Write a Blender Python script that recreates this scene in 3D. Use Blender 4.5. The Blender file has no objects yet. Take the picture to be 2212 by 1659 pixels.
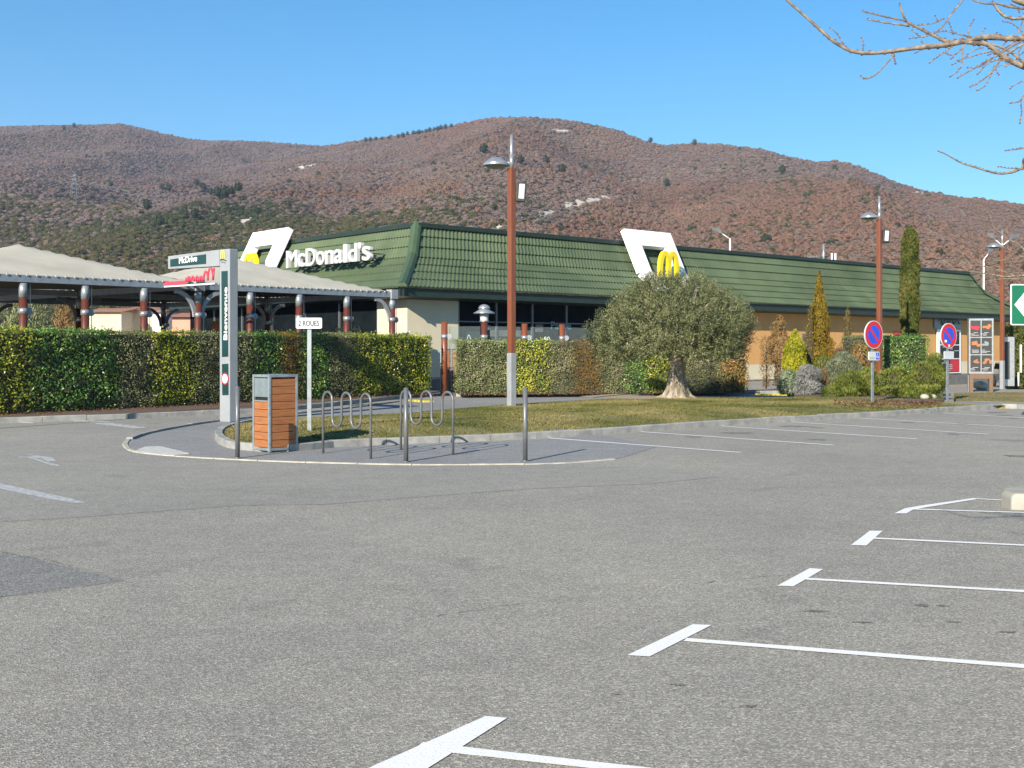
import bpy, bmesh, math, random
import numpy as np
from mathutils import Vector, Matrix, noise
R = math.radians
random.seed(7); rng = np.random.default_rng(7)
sc = bpy.context.scene
C = sc.collection

# ---------------- camera, sky, sun, exposure ----------------
F, H, CX, HY = 2600.0, 1.7, 1106.0, 754.0      # measured in a 2212 x 1659 reading of the photograph
cam = bpy.data.cameras.new('camera'); camo = bpy.data.objects.new('camera', cam); C.objects.link(camo)
camo.location = (0, 0, H); camo.rotation_euler = (R(90), 0, 0)
cam.sensor_width = 36; cam.lens = 36*F/2212; cam.shift_y = (HY-829.5)/2212
cam.clip_start = 0.1; cam.clip_end = 20000
sc.camera = camo
SAZ, SEL = 25.5, 25.0                            # shadows run 33 deg right of straight ahead
sdir = Vector((-math.sin(R(SAZ))*math.cos(R(SEL)), -math.cos(R(SAZ))*math.cos(R(SEL)), math.sin(R(SEL))))
wd = bpy.data.worlds.new('World'); sc.world = wd; wd.use_nodes = True
nt = wd.node_tree; bg = nt.nodes['Background']; sky = nt.nodes.new('ShaderNodeTexSky')
sky.sky_type = 'NISHITA'; sky.sun_disc = False; sky.sun_elevation = R(SEL); sky.sun_rotation = R(180+SAZ)
sky.altitude = 700; sky.air_density = 1.0; sky.dust_density = 0.15; sky.ozone_density = 4.0
hs = nt.nodes.new('ShaderNodeHueSaturation'); hs.inputs['Saturation'].default_value = 1.30; hs.inputs['Hue'].default_value = 0.490
nt.links.new(sky.outputs[0], hs.inputs['Color']); nt.links.new(hs.outputs[0], bg.inputs[0]); bg.inputs[1].default_value = 0.083
sl = bpy.data.lights.new('sun', 'SUN'); sl.energy = 5.0; sl.angle = R(0.5); sl.color = (1.0, 0.91, 0.77)
so = bpy.data.objects.new('sun', sl); C.objects.link(so); so.rotation_euler = sdir.to_track_quat('Z', 'Y').to_euler()
sc.view_settings.view_transform = 'Standard'; sc.view_settings.look = 'None'
sc.view_settings.gamma = 1; sc.view_settings.use_curve_mapping = False
sc.view_settings.exposure = 1.0
try:
    sc.cycles.volume_bounces = 1; sc.cycles.max_bounces = 8; sc.cycles.transparent_max_bounces = 12
except Exception: pass

# ---------------- helpers ----------------
def gz(x, y):                                    # lie of the land: level lot, the lane at the far right dips a little
    def s(t): t = min(1, max(0, t)); return t*t*(3-2*t)
    return -0.6*s((y-48)/22)*s((x-13)/10)
def W(x, y, z=0.0):
    d = (H-z)*F/(y-HY); return Vector(((x-CX)/F*d, d, z))
def onplane(x, y, P0, di):                       # where the sight line meets an upright plane through P0 running along di
    t = (x-CX)/F; P0 = Vector(P0); di = Vector(di)
    k = (t*P0.y-P0.x)/(di.x-t*di.y); p = P0+di*k
    return Vector((p.x, p.y, H+(HY-y)/F*p.y)), k
def tag(o, label, cat, group=None):
    o['label'] = label; o['category'] = cat
    if group: o['group'] = group
    return o
def empty(name, loc=(0,0,0), rz=0, label=None, cat=None, group=None):
    o = bpy.data.objects.new(name, None); C.objects.link(o); o.location = loc; o.rotation_euler = (0,0,rz)
    o.empty_display_size = .2
    if label: tag(o, label, cat, group)
    return o
def wm(p):                                      # world matrix without waiting for an update
    m = Matrix.LocRotScale(p.location, p.rotation_euler, None)
    return m if p.parent is None else wm(p.parent) @ p.matrix_parent_inverse @ m
def link(name, data, parent=None, world=False):
    o = bpy.data.objects.new(name, data); C.objects.link(o)
    if parent is not None:
        o.parent = parent
        if world:
            o.matrix_parent_inverse = wm(parent).inverted()
    return o
class MB:
    def __init__(s): s.v = []; s.f = []; s.sm = []
    def add(s, vs, fs, smooth=False):
        n = len(s.v); s.v += [tuple(v) for v in vs]; s.f += [tuple(i+n for i in f) for f in fs]; s.sm += [smooth]*len(fs); return s
    def box(s, c, d, rz=0, M=None):
        x, y, z = d[0]/2, d[1]/2, d[2]/2; c = Vector(c); r = Matrix.Rotation(rz, 3, 'Z') if M is None else M
        vs = [c+r@Vector(p) for p in ((-x,-y,-z),(x,-y,-z),(x,y,-z),(-x,y,-z),(-x,-y,z),(x,-y,z),(x,y,z),(-x,y,z))]
        return s.add(vs, [(3,2,1,0),(4,5,6,7),(0,1,5,4),(1,2,6,5),(2,3,7,6),(3,0,4,7)])
    def bar(s, a, b, w, h):                       # box along a->b, width w, height h
        a = Vector(a); b = Vector(b); t = (b-a); L = t.length; t.normalize()
        up = Vector((0,0,1)) if abs(t.z) < .95 else Vector((1,0,0))
        n = t.cross(up).normalized(); u = n.cross(t)
        M = Matrix((t, n, u)).transposed()
        return s.box((a+b)/2, (L, w, h), M=M)
    def tube(s, pts, r, seg=8, cap=True):
        pts = [Vector(p) for p in pts]; rr = r if isinstance(r, (list, tuple)) else [r]*len(pts)
        rings = []; prev = None
        for i, p in enumerate(pts):
            t = (pts[min(i+1, len(pts)-1)]-pts[max(i-1, 0)]).normalized()
            if prev is None:
                a = t.cross(Vector((0,0,1)) if abs(t.z) < .9 else Vector((0,1,0))).normalized()
            else:
                a = (prev-t*prev.dot(t)).normalized()
            prev = a; b = t.cross(a)
            rings.append([p+(a*math.cos(k*2*math.pi/seg)+b*math.sin(k*2*math.pi/seg))*rr[i] for k in range(seg)])
        vs = [v for r_ in rings for v in r_]; fs = []
        for i in range(len(pts)-1):
            for k in range(seg):
                fs.append((i*seg+k, i*seg+(k+1) % seg, (i+1)*seg+(k+1) % seg, (i+1)*seg+k))
        s.add(vs, fs, True)
        if cap:
            n = len(s.v)-len(vs)
            s.f += [tuple(n+k for k in reversed(range(seg))), tuple(n+len(vs)-seg+k for k in range(seg))]; s.sm += [False]*2
        return s
    def lathe(s, c, prof, seg=20):                # prof [(r,z)]
        c = Vector(c); vs = []; fs = []
        for r_, z in prof:
            for k in range(seg):
                a = k*2*math.pi/seg; vs.append(c+Vector((r_*math.cos(a), r_*math.sin(a), z)))
        for i in range(len(prof)-1):
            for k in range(seg): fs.append((i*seg+k, i*seg+(k+1) % seg, (i+1)*seg+(k+1) % seg, (i+1)*seg+k))
        return s.add(vs, fs, True)
    def prism(s, poly, z0, z1):                   # flat outline (x,y), extruded
        n = len(poly)
        a = sum(poly[i][0]*poly[(i+1) % n][1]-poly[(i+1) % n][0]*poly[i][1] for i in range(n))
        if a < 0: poly = poly[::-1]
        vs = [(p[0], p[1], z0) for p in poly]+[(p[0], p[1], z1) for p in poly]
        return s.add(vs, [tuple(reversed(range(n))), tuple(range(n, 2*n))]+[(i, (i+1) % n, n+(i+1) % n, n+i) for i in range(n)])
    def sheet(s, o, ex, ey, nrm, poly, t):        # outline in a local plane, thickness t along nrm
        o = Vector(o); n = len(poly)
        a = [o+ex*p[0]+ey*p[1] for p in poly]
        return s.add([p+nrm*t for p in a]+a, [tuple(range(n)), tuple(n+i for i in reversed(range(n)))]+[(i, n+i, n+(i+1) % n, (i+1) % n) for i in range(n)])
    def ribbon(s, pts, w, z0, z1, o, ex, ey, nrm): # stroke of width w in a local plane, from depth z0 to z1
        P = [Vector((p[0], p[1])) for p in pts]; L = []; Rr = []
        for i, p in enumerate(P):
            t = (P[min(i+1, len(P)-1)]-P[max(i-1, 0)]).normalized(); n2 = Vector((-t.y, t.x)); wi = w[i] if isinstance(w, list) else w
            L.append(p+n2*wi/2); Rr.append(p-n2*wi/2)
        vs = []
        for q in (z0, z1):
            for l, r_ in zip(L, Rr): vs += [o+ex*l.x+ey*l.y+nrm*q, o+ex*r_.x+ey*r_.y+nrm*q]
        m = 2*len(P); fs = []
        for i in range(len(P)-1):
            a = 2*i
            fs += [(m+a, m+a+1, m+a+3, m+a+2), (a, a+2, a+3, a+1), (a, m+a, m+a+2, a+2), (a+1, a+3, m+a+3, m+a+1)]
        fs += [(0, 1, m+1, m), (m-2, 2*m-2, 2*m-1, m-1)]
        return s.add(vs, fs)
    def build(s, name, m, parent=None, world=False, bevel=0, smooth=False):
        me = bpy.data.meshes.new(name); me.from_pydata(s.v, [], s.f)
        me.polygons.foreach_set('use_smooth', [bool(x) or smooth for x in s.sm]); me.update()
        if m is not None: me.materials.append(m)
        o = link(name, me, parent, world)
        if bevel:
            b = o.modifiers.new('bevel', 'BEVEL'); b.width = bevel; b.segments = 2; b.limit_method = 'ANGLE'; b.angle_limit = R(40)
        return o
def npmesh(name, V, Fq, m, parent=None, world=False, rnd=None, smooth=False, k=4):
    me = bpy.data.meshes.new(name); V = np.asarray(V, np.float32).reshape(-1, 3); Fq = np.asarray(Fq, np.int32).reshape(-1, k)
    me.vertices.add(len(V)); me.vertices.foreach_set('co', V.ravel())
    me.loops.add(len(Fq)*k); me.loops.foreach_set('vertex_index', Fq.ravel())
    me.polygons.add(len(Fq)); me.polygons.foreach_set('loop_start', np.arange(0, len(Fq)*k, k, dtype=np.int32))
    try: me.polygons.foreach_set('loop_total', np.full(len(Fq), k, np.int32))
    except Exception: pass
    me.polygons.foreach_set('use_smooth', np.full(len(Fq), smooth))
    if rnd is not None:
        at = me.attributes.new('rnd', 'FLOAT', 'POINT'); at.data.foreach_set('value', np.asarray(rnd, np.float32))
    me.update(calc_edges=True); me.validate()
    if m is not None: me.materials.append(m)
    return link(name, me, parent, world)
def copy_tree(o, parent=None, **kw):
    c = o.copy(); C.objects.link(c)
    if parent is not None: c.parent = parent
    for ch in list(o.children): copy_tree(ch, c)
    for k, v in kw.items():
        if k in ('loc',): c.location = v
        elif k == 'rz': c.rotation_euler = (0, 0, v)
        else: c[k] = v
    return c

# ---------------- materials ----------------
def newmat(name):
    m = bpy.data.materials.new(name); m.use_nodes = True
    return m, m.node_tree, m.node_tree.nodes['Principled BSDF']
def ramp(t, stops):
    r = t.nodes.new('ShaderNodeValToRGB'); e = r.color_ramp.elements
    while len(e) < len(stops): e.new(.5)
    for el, (p, c) in zip(e, stops): el.position = p; el.color = (*c, 1)
    return r
def noise_n(t, scale, detail=4, rough=.55, coord='Object', stretch=None):
    tc = t.nodes.new('ShaderNodeTexCoord'); n = t.nodes.new('ShaderNodeTexNoise')
    n.inputs['Scale'].default_value = scale; n.inputs['Detail'].default_value = detail; n.inputs['Roughness'].default_value = rough
    if coord == 'World':
        g = t.nodes.new('ShaderNodeNewGeometry'); src = g.outputs['Position']
    else: src = tc.outputs[coord]
    if stretch:
        mp = t.nodes.new('ShaderNodeMapping'); mp.inputs['Scale'].default_value = stretch; t.links.new(src, mp.inputs[0]); src = mp.outputs[0]
    t.links.new(src, n.inputs['Vector']); return n
def mat(name, a, b=None, scale=6, rough=.6, metal=0, spec=.5, bump=0, bscale=None, stretch=None, detail=5, coord='World', bdist=.01, coat=0):
    m, t, p = newmat(name)
    p.inputs['Roughness'].default_value = rough; p.inputs['Metallic'].default_value = metal
    p.inputs['Specular IOR Level'].default_value = spec; p.inputs['Coat Weight'].default_value = coat
    if b is None: b = tuple(x*.82 for x in a)
    n = noise_n(t, scale, detail, coord=coord, stretch=stretch)
    r = ramp(t, [(.35, b), (.65, a)]); t.links.new(n.outputs[0], r.inputs[0]); t.links.new(r.outputs[0], p.inputs['Base Color'])
    if bump:
        n2 = noise_n(t, bscale or scale*5, 4, coord=coord, stretch=stretch); bp = t.nodes.new('ShaderNodeBump')
        bp.inputs['Strength'].default_value = bump; bp.inputs['Distance'].default_value = bdist
        t.links.new(n2.outputs[0], bp.inputs['Height']); t.links.new(bp.outputs[0], p.inputs['Normal'])
    return m
def leafmat(name, cols, rough=.45, spec=.35, trans=.25):
    m, t, p = newmat(name)
    at = t.nodes.new('ShaderNodeAttribute'); at.attribute_name = 'rnd'
    r = ramp(t, [(i/(len(cols)-1) if len(cols) > 1 else 0, c) for i, c in enumerate(cols)])
    t.links.new(at.outputs['Fac'], r.inputs[0]); t.links.new(r.outputs[0], p.inputs['Base Color'])
    p.inputs['Roughness'].default_value = rough; p.inputs['Specular IOR Level'].default_value = spec
    tr = t.nodes.new('ShaderNodeBsdfTranslucent'); mx = t.nodes.new('ShaderNodeMixShader'); mx.inputs[0].default_value = trans
    t.links.new(r.outputs[0], tr.inputs[0]); t.links.new(p.outputs[0], mx.inputs[1]); t.links.new(tr.outputs[0], mx.inputs[2])
    t.links.new(mx.outputs[0], t.nodes['Material Output'].inputs[0]); return m

def asphalt_mat(name, lo, mid, hi, warm=True):
    m, t, p = newmat(name)
    g = t.nodes.new('ShaderNodeNewGeometry')
    def nz(scale, det=2, rough=.6):
        n = t.nodes.new('ShaderNodeTexNoise'); n.inputs['Scale'].default_value = scale; n.inputs['Detail'].default_value = det
        n.inputs['Roughness'].default_value = rough; t.links.new(g.outputs['Position'], n.inputs['Vector']); return n
    v = t.nodes.new('ShaderNodeTexVoronoi'); v.inputs['Scale'].default_value = 105; t.links.new(g.outputs['Position'], v.inputs['Vector'])
    sep = t.nodes.new('ShaderNodeSeparateColor'); t.links.new(v.outputs['Color'], sep.inputs[0])
    r1 = ramp(t, [(0, lo), (.45, mid), (.8, hi), (1, tuple(min(1, c*1.5) for c in hi))]); t.links.new(sep.outputs[0], r1.inputs[0])
    big = nz(.16, 6, .65); r2 = ramp(t, [(.28, (.80, .80, .82)), (.72, (1.12, 1.11, 1.07))]); t.links.new(big.outputs[0], r2.inputs[0])
    med = nz(3.0, 6, .7); r3 = ramp(t, [(.25, (.88, .88, .88)), (.75, (1.1, 1.1, 1.1))]); t.links.new(med.outputs[0], r3.inputs[0])
    st = nz(.9, 3); r4 = ramp(t, [(.30, (.72, .72, .74)), (.36, (1, 1, 1))]); t.links.new(st.outputs[0], r4.inputs[0])
    cur = r1.outputs[0]
    for r_ in (r2, r3, r4):
        mx = t.nodes.new('ShaderNodeMix'); mx.data_type = 'RGBA'; mx.blend_type = 'MULTIPLY'; mx.inputs[0].default_value = 1 if r_ is not r4 else .5
        t.links.new(cur, mx.inputs[6]); t.links.new(r_.outputs[0], mx.inputs[7]); cur = mx.outputs[2]
    t.links.new(cur, p.inputs['Base Color']); p.inputs['Roughness'].default_value = .85; p.inputs['Specular IOR Level'].default_value = .3
    bp = t.nodes.new('ShaderNodeBump'); bp.inputs['Strength'].default_value = .55; bp.inputs['Distance'].default_value = .006
    t.links.new(v.outputs['Distance'], bp.inputs['Height'])
    t.links.new(bp.outputs[0], p.inputs['Normal']); return m

M = {}
M['asphalt'] = asphalt_mat('asphalt', (.175,.163,.140), (.262,.246,.213), (.338,.316,.270))
M['asphalt_patch'] = asphalt_mat('asphalt patch', (.115,.113,.106), (.19,.186,.174), (.265,.258,.24))
M['asphalt_stain'] = asphalt_mat('oil darkened asphalt', (.085,.082,.076), (.15,.145,.132), (.23,.22,.195))
M['asphalt_smooth'] = asphalt_mat('worn asphalt', (.19,.181,.160), (.257,.245,.215), (.308,.295,.258))
M['pavement'] = asphalt_mat('pavement asphalt', (.16,.16,.158), (.22,.22,.217), (.275,.273,.268))
M['kerb'] = mat('kerb concrete', (.31,.305,.285), (.20,.20,.19), 4, .85, bump=.3, bscale=60)
M['kerb_cream'] = mat('cream kerb', (.44,.41,.33), (.28,.26,.215), 5, .85, bump=.3, bscale=60)
M['paint'] = mat('road paint', (.84,.83,.80), (.66,.65,.63), 120, .7, bump=.3, bscale=90, detail=8)
M['paint_worn'] = mat('worn road paint', (.50,.50,.49), (.26,.26,.255), 14, .7)
M['yellow_paint'] = mat('yellow paint', (.62,.52,.04), (.40,.36,.06), 12, .6)
M['soil'] = mat('soil', (.13,.085,.06), (.07,.045,.03), 9, .95, bump=.6, bscale=40)
M['grass_base'] = mat('turf', (.20,.17,.06), (.11,.115,.035), 1.3, .95, bump=.7, bscale=50)
M['sand'] = mat('bare earth', (.36,.29,.19), (.25,.2,.13), 6, .95, bump=.3)
M['post'] = mat('rust brown painted post', (.19,.058,.022), (.15,.044,.018), 3, .38, stretch=(6,6,.7), coat=.2)
M['post_dark'] = mat('dark red timber post', (.115,.03,.018), (.065,.018,.012), 5, .45, stretch=(7,7,.8))
M['grey_metal'] = mat('grey painted metal', (.27,.285,.295), (.23,.24,.25), 4, .45, spec=.4)
M['galv'] = mat('galvanised steel', (.30,.33,.35), (.22,.245,.26), 9, .42, metal=.4)
M['dark_metal'] = mat('dark grey metal', (.15,.155,.16), (.11,.115,.12), 6, .4, metal=.25)
M['beam'] = mat('blue grey beam', (.22,.26,.30), (.17,.20,.24), 5, .45)
M['silver'] = mat('silver metal', (.42,.43,.44), (.33,.34,.35), 8, .3, metal=.6)
M['totem'] = mat('light grey totem', (.27,.29,.305), (.245,.262,.277), 3, .4)
M['sign_green'] = mat('dark green panel', (.012,.045,.043), (.01,.038,.036), 3, .3)
M['road_green'] = mat('green sign face', (.008,.13,.065), (.006,.11,.055), 2, .35)
M['white'] = mat('white paint', (.82,.82,.80), (.77,.77,.76), 1.5, .45)
M['board_white'] = mat('white arch board', (.85,.86,.86), (.80,.81,.81), 1, .4)
M['letter_white'] = mat('letter white', (.50,.50,.50), (.47,.47,.47), 1, .5)
M['yellow'] = mat('arch yellow', (.80,.62,.01), (.74,.56,.01), 2, .35)
M['yellow_pale'] = mat('pale arch yellow', (.72,.62,.12), (.66,.56,.1), 2, .4)
M['cream'] = mat('cream render', (.58,.52,.38), (.54,.48,.35), 1.5, .9, bump=.15, bscale=80)
M['orange'] = mat('orange render', (.57,.31,.115), (.52,.28,.10), 1.2, .9, bump=.15, bscale=80)
M['plinth'] = mat('grey plinth', (.16,.155,.15), (.11,.11,.105), 3, .85)
M['tile'] = mat('green roof tile', (.10,.132,.072), (.072,.102,.053), .7, .55, spec=.4)
M['tile_dark'] = mat('dark green trim', (.018,.034,.026), (.012,.025,.019), 3, .5)
M['hip'] = mat('hip cap', (.06,.095,.05), (.05,.08,.042), 3, .5)
M['dark'] = mat('dark interior', (.012,.012,.012), (.008,.008,.008), 3, .8)
M['glass_dark'] = mat('dark window glass', (.010,.014,.017), (.006,.009,.011), 2, .35, spec=0)
M['membrane'] = mat('canopy membrane', (.46,.43,.35), (.37,.345,.28), .8, .8, stretch=(1,1,.3), detail=8)
M['bin_wood'] = mat('orange brown slat', (.34,.135,.045), (.25,.09,.03), 4, .5, stretch=(1,1,14))
M['shade_sheet'] = mat('dark canopy lining', (.075,.062,.038), (.05,.042,.028), .7, .9)  # shade under the canopies given as a dark colour
M['bin_lid'] = mat('bin flap', (.22,.27,.28), (.18,.22,.23), 6, .4, metal=.3)
M['red'] = mat('red', (.52,.015,.03), (.46,.012,.025), 3, .4)
M['neon_red'] = mat('pinkish red sign', (.62,.03,.07), (.52,.025,.06), 3, .45)
M['blue'] = mat('sign blue', (.02,.07,.58), (.02,.06,.5), 3, .35)
M['black'] = mat('black', (.02,.02,.02), (.015,.015,.015), 3, .5)
M['plate'] = mat('plate grey', (.50,.52,.53), (.44,.46,.47), 5, .4)
M['gate_wood'] = mat('orange timber board', (.42,.14,.035), (.30,.09,.025), 5, .5, stretch=(1,1,10))
M['bark_olive'] = mat('olive bark', (.40,.345,.26), (.12,.095,.068), 7, .95, bump=.9, bscale=22, stretch=(1,1,.25), bdist=.04)
M['bark'] = mat('pale bark', (.27,.215,.155), (.085,.066,.052), 30, .8, bump=.5, bscale=60)
M['bud'] = mat('buds', (.16,.07,.055), (.10,.05,.04), 50, .7)
M['twig'] = mat('twigs', (.075,.055,.035), (.035,.032,.018), 12, .95, bump=.8, bscale=30, bdist=.05)
M['rock'] = mat('white stone', (.46,.43,.36), (.28,.26,.21), 5, .9, bump=.6)
M['concrete'] = mat('concrete block', (.36,.345,.29), (.27,.26,.22), 3, .9, bump=.4, bscale=30)
M['litter'] = leafmat('leaf litter', [(.20,.08,.04), (.12,.05,.03), (.30,.17,.08)], .8)
M['wall_far'] = mat('far cream wall', (.60,.50,.36), (.52,.43,.31), .4, .9)
M['wall_pink'] = mat('far pink wall', (.52,.28,.20), (.45,.24,.17), .4, .9)
M['rooftile_far'] = mat('far roof', (.34,.15,.09), (.25,.11,.07), 2, .9)
M['car_blue'] = mat('car paint', (.02,.04,.12), (.018,.035,.11), 2, .2, coat=1)
M['tyre'] = mat('tyre', (.02,.02,.02), (.015,.015,.015), 5, .8)
M['clear'] = None
m, t, p = newmat('clear glass'); p.inputs['Base Color'].default_value = (.85,.93,.92,1); p.inputs['Roughness'].default_value = .02
tr = t.nodes.new('ShaderNodeBsdfTransparent'); tr.inputs[0].default_value = (.86,.92,.91,1); mx = t.nodes.new('ShaderNodeMixShader'); mx.inputs[0].default_value = .07
t.links.new(tr.outputs[0], mx.inputs[1]); t.links.new(p.outputs[0], mx.inputs[2]); t.links.new(mx.outputs[0], t.nodes['Material Output'].inputs[0]); M['clear'] = m

def text(name, s, o, ex, ey, height, width=None, ext=.004, m=None, parent=None, bold=0.0, align='LEFT'):
    cu = bpy.data.curves.new(name, 'FONT'); cu.body = s; cu.size = 1; cu.extrude = 0; cu.align_x = align
    ob = bpy.data.objects.new(name, cu); C.objects.link(ob); bpy.context.view_layer.update()
    me = bpy.data.meshes.new_from_object(ob.evaluated_get(bpy.context.evaluated_depsgraph_get())); bpy.data.objects.remove(ob)
    n0 = len(me.vertices); co = np.empty(n0*3, np.float32); me.vertices.foreach_get('co', co); co = co.reshape(-1, 3); x0, y0 = co[:, 0].min(), co[:, 1].min(); x1, y1 = co[:, 0].max(), co[:, 1].max()
    sy = height/(y1-y0); sx = width/(x1-x0+2*bold) if width else sy
    ex = Vector(ex).normalized(); ey = Vector(ey).normalized(); nz = ex.cross(ey); o = Vector(o)
    out = bmesh.new()
    shifts = [(0, 0)] if not bold else [(-bold, 0), (bold, 0), (-bold*.5, bold*.5), (bold*.5, -bold*.5), (0, 0)]
    for i, (dx, dy) in enumerate(shifts):
        bm = bmesh.new(); bm.from_mesh(me); bmesh.ops.remove_doubles(bm, verts=bm.verts, dist=1e-5)
        r_ = bmesh.ops.extrude_face_region(bm, geom=list(bm.faces)); top = {v for v in r_['geom'] if isinstance(v, bmesh.types.BMVert)}
        e_ = ext*(1+.03*i)
        for v in bm.verts: v.co = o+ex*((v.co.x-x0+bold+dx)*sx)+ey*((v.co.y-y0+dy)*sy)+nz*(e_ if v in top else -.0002*i)
        bmesh.ops.recalc_face_normals(bm, faces=bm.faces); tmp = bpy.data.meshes.new('t'); bm.to_mesh(tmp); bm.free(); out.from_mesh(tmp); bpy.data.meshes.remove(tmp)
    out.to_mesh(me); out.free(); me.materials.clear(); me.materials.append(m)
    return link(name, me, parent, True)

# ---------------- the ground ----------------
def struct(o): o['kind'] = 'structure'; return o
def stuff(o): o['kind'] = 'stuff'; return o
def flat(name, pts, z, m, parent=None):
    b = MB(); n = len(pts)
    a = sum(pts[i][0]*pts[(i+1) % n][1]-pts[(i+1) % n][0]*pts[i][1] for i in range(n))
    if a < 0: pts = pts[::-1]
    b.add([(p[0], p[1], z+gz(p[0], p[1])) for p in pts], [tuple(range(n))]); return b.build(name, m, parent)
def smooth_line(pts, n=6):
    P = [Vector((p[0], p[1])) for p in pts]; out = []
    for i in range(len(P)-1):
        p0, p1, p2, p3 = P[max(i-1, 0)], P[i], P[i+1], P[min(i+2, len(P)-1)]
        for k in range(n):
            t = k/n; out.append(.5*((2*p1)+(p2-p0)*t+(2*p0-5*p1+4*p2-p3)*t*t+(3*p1-p0-3*p2+p3)*t**3))
    out.append(P[-1]); return out
# lot surface: one sheet with the dip, finer near
xs = np.concatenate([np.linspace(-400, -30, 8), np.linspace(-26, 60, 44), np.linspace(70, 400, 8)])
ys = np.concatenate([np.linspace(-80, 40, 13), np.linspace(43, 100, 22), np.linspace(110, 300, 8)])
V = [(x, y, gz(x, y)) for y in ys for x in xs]; nx = len(xs)
struct(npmesh('car_park_surface', V, [(j*nx+i, j*nx+i+1, (j+1)*nx+i+1, (j+1)*nx+i) for j in range(len(ys)-1) for i in range(nx-1)], M['asphalt']))
b = MB(); b.add([(-3450,-600,-1.2),(3450,-600,-1.2),(3450,3600,-1.2),(-3450,3600,-1.2)], [(0,1,2,3)])
M['field'] = mat('dry field', (.16,.13,.06), (.10,.09,.045), .05, .95)
struct(b.build('ground', M['field']))

# tone changes of the lot: the old patch at the left, the smoother lane
flatp = [W(-300,1150), W(0,1195), W(70,1204), W(130,1222), W(200,1238), W(272,1254), W(200,1264), W(120,1272), W(0,1291), W(-300,1330)]
struct(flat('asphalt_patch', flatp, .002, M['asphalt_patch']))
lane = [W(-900,1180), W(0,1128), W(170,1118), W(330,1106), W(520,1092), W(700,1090), W(930,1072), W(1150,1056), W(1400,1046), W(1560,1030), W(1400,1000), W(1180,1004), W(880,1006), W(600,999), W(400,989), W(288,978), W(264,962), W(272,950), W(330,933), W(480,909), W(560,893), W(0,916), W(-900,960)]
struct(flat('worn_lane_surface', lane, .0028, M['asphalt_smooth']))

# kerbs: one stone after another along a line
def kerb(name, line, w, h, m, side=1, step=1.0, z=0.0, jit=.006, top=None):
    root = struct(empty(name, (line[0][0], line[0][1], z)))
    L = [0]
    for i in range(len(line)-1): L.append(L[-1]+(Vector(line[i+1][:2])-Vector(line[i][:2])).length)
    def at(s):
        for i in range(len(L)-1):
            if s <= L[i+1] or i == len(L)-2:
                t = (s-L[i])/max(1e-6, L[i+1]-L[i]); a, b_ = Vector(line[i][:2]), Vector(line[i+1][:2]); return a+(b_-a)*t, (b_-a).normalized()
    n = max(1, int(L[-1]/step)); st = L[-1]/n
    for i in range(n):
        b = MB(); ss = [i*st+.006, (i+.5)*st, (i+1)*st-.006]; vs = []; jz = random.uniform(-jit, jit)
        for s in ss:
            p, t = at(s); nn = Vector((-t.y, t.x))*side; q = p+nn*w; g = gz(p.x, p.y)+z
            c = .015
            vs += [(p.x, p.y, g-.05), (p.x, p.y, g+h-c+jz), (p.x+nn.x*c, p.y+nn.y*c, g+h+jz), (q.x, q.y, g+h+jz), (q.x, q.y, g-.05)]
        fs = []
        for k in range(2):
            for j in range(4):
                f = (k*5+j, (k+1)*5+j, (k+1)*5+j+1, k*5+j+1); fs.append(f if side < 0 else f[::-1])
        fs += [(0,1,2,3,4), (14,13,12,11,10)]
        b.add(vs, fs); b.build('kerb_stone', m, root, True)
    return root
def insides(X, Y, poly):
    c = np.zeros(len(X), bool); j = len(poly)-1
    for i in range(len(poly)):
        xi, yi, xj, yj = poly[i][0], poly[i][1], poly[j][0], poly[j][1]
        if yi != yj: c ^= ((yi > Y) != (yj > Y)) & (X < (xj-xi)*(Y-yi)/(yj-yi)+xi)
        j = i
    return c
def inset(line, d):
    out = []
    for i, p in enumerate(line):
        t = (Vector(line[min(i+1, len(line)-1)][:2])-Vector(line[max(i-1, 0)][:2])).normalized(); out.append(Vector((p[0]-t.y*d, p[1]+t.x*d)))
    return out
# grass island
gi_front = [W(545,917), W(510,923), W(478,933), W(464,945), W(469,957), W(486,966), W(508,971), W(560,976), W(642,975), W(727,966.7), W(875,960), W(1154,948.6), W(1400,932), W(1642,915.5), W(1900,900), W(2062,889), W(2172,882)]
gi_front = [Vector((p.x, p.y)) for p in gi_front]
gf = smooth_line(gi_front, 5)
gi_end = [W(2300, 878)]
kerb('island_kerb', gf+[Vector((W(2212,883.5).x, W(2212,883.5).y)), Vector((W(2320,892).x, W(2320,892).y)), Vector((W(2700,922).x, W(2700,922).y))], .14, .13, M['kerb'], side=1, step=1.0)
zi = .12
back = [W(2040,868.5,zi), W(1990,866,zi), W(1900,862,zi), W(1790,856,zi), W(1735,858,zi), W(1640,862,zi), W(1500,861,zi), W(1420,857,zi), W(1335,856.5,zi), W(1296,862.7,zi), W(1154,871,zi), W(990,880,zi), W(826,896,zi), W(645,904,zi)]
island = [ (p.x, p.y) for p in inset(gf, .10)]+[(W(2172,874.5,zi).x, W(2172,874.5,zi).y), (W(2062,871,zi).x, W(2062,871,zi).y)]+[(p.x, p.y) for p in back]
def inside(x, y, poly):
    c = False; j = len(poly)-1
    for i in range(len(poly)):
        xi, yi, xj, yj = poly[i][0], poly[i][1], poly[j][0], poly[j][1]
        if (yi > y) != (yj > y) and x < (xj-xi)*(y-yi)/(yj-yi)+xi: c = not c
        j = i
    return c
b = MB(); b.prism(island, -.05, .095); lawn_o = struct(b.build('lawn', M['grass_base']))
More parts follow.
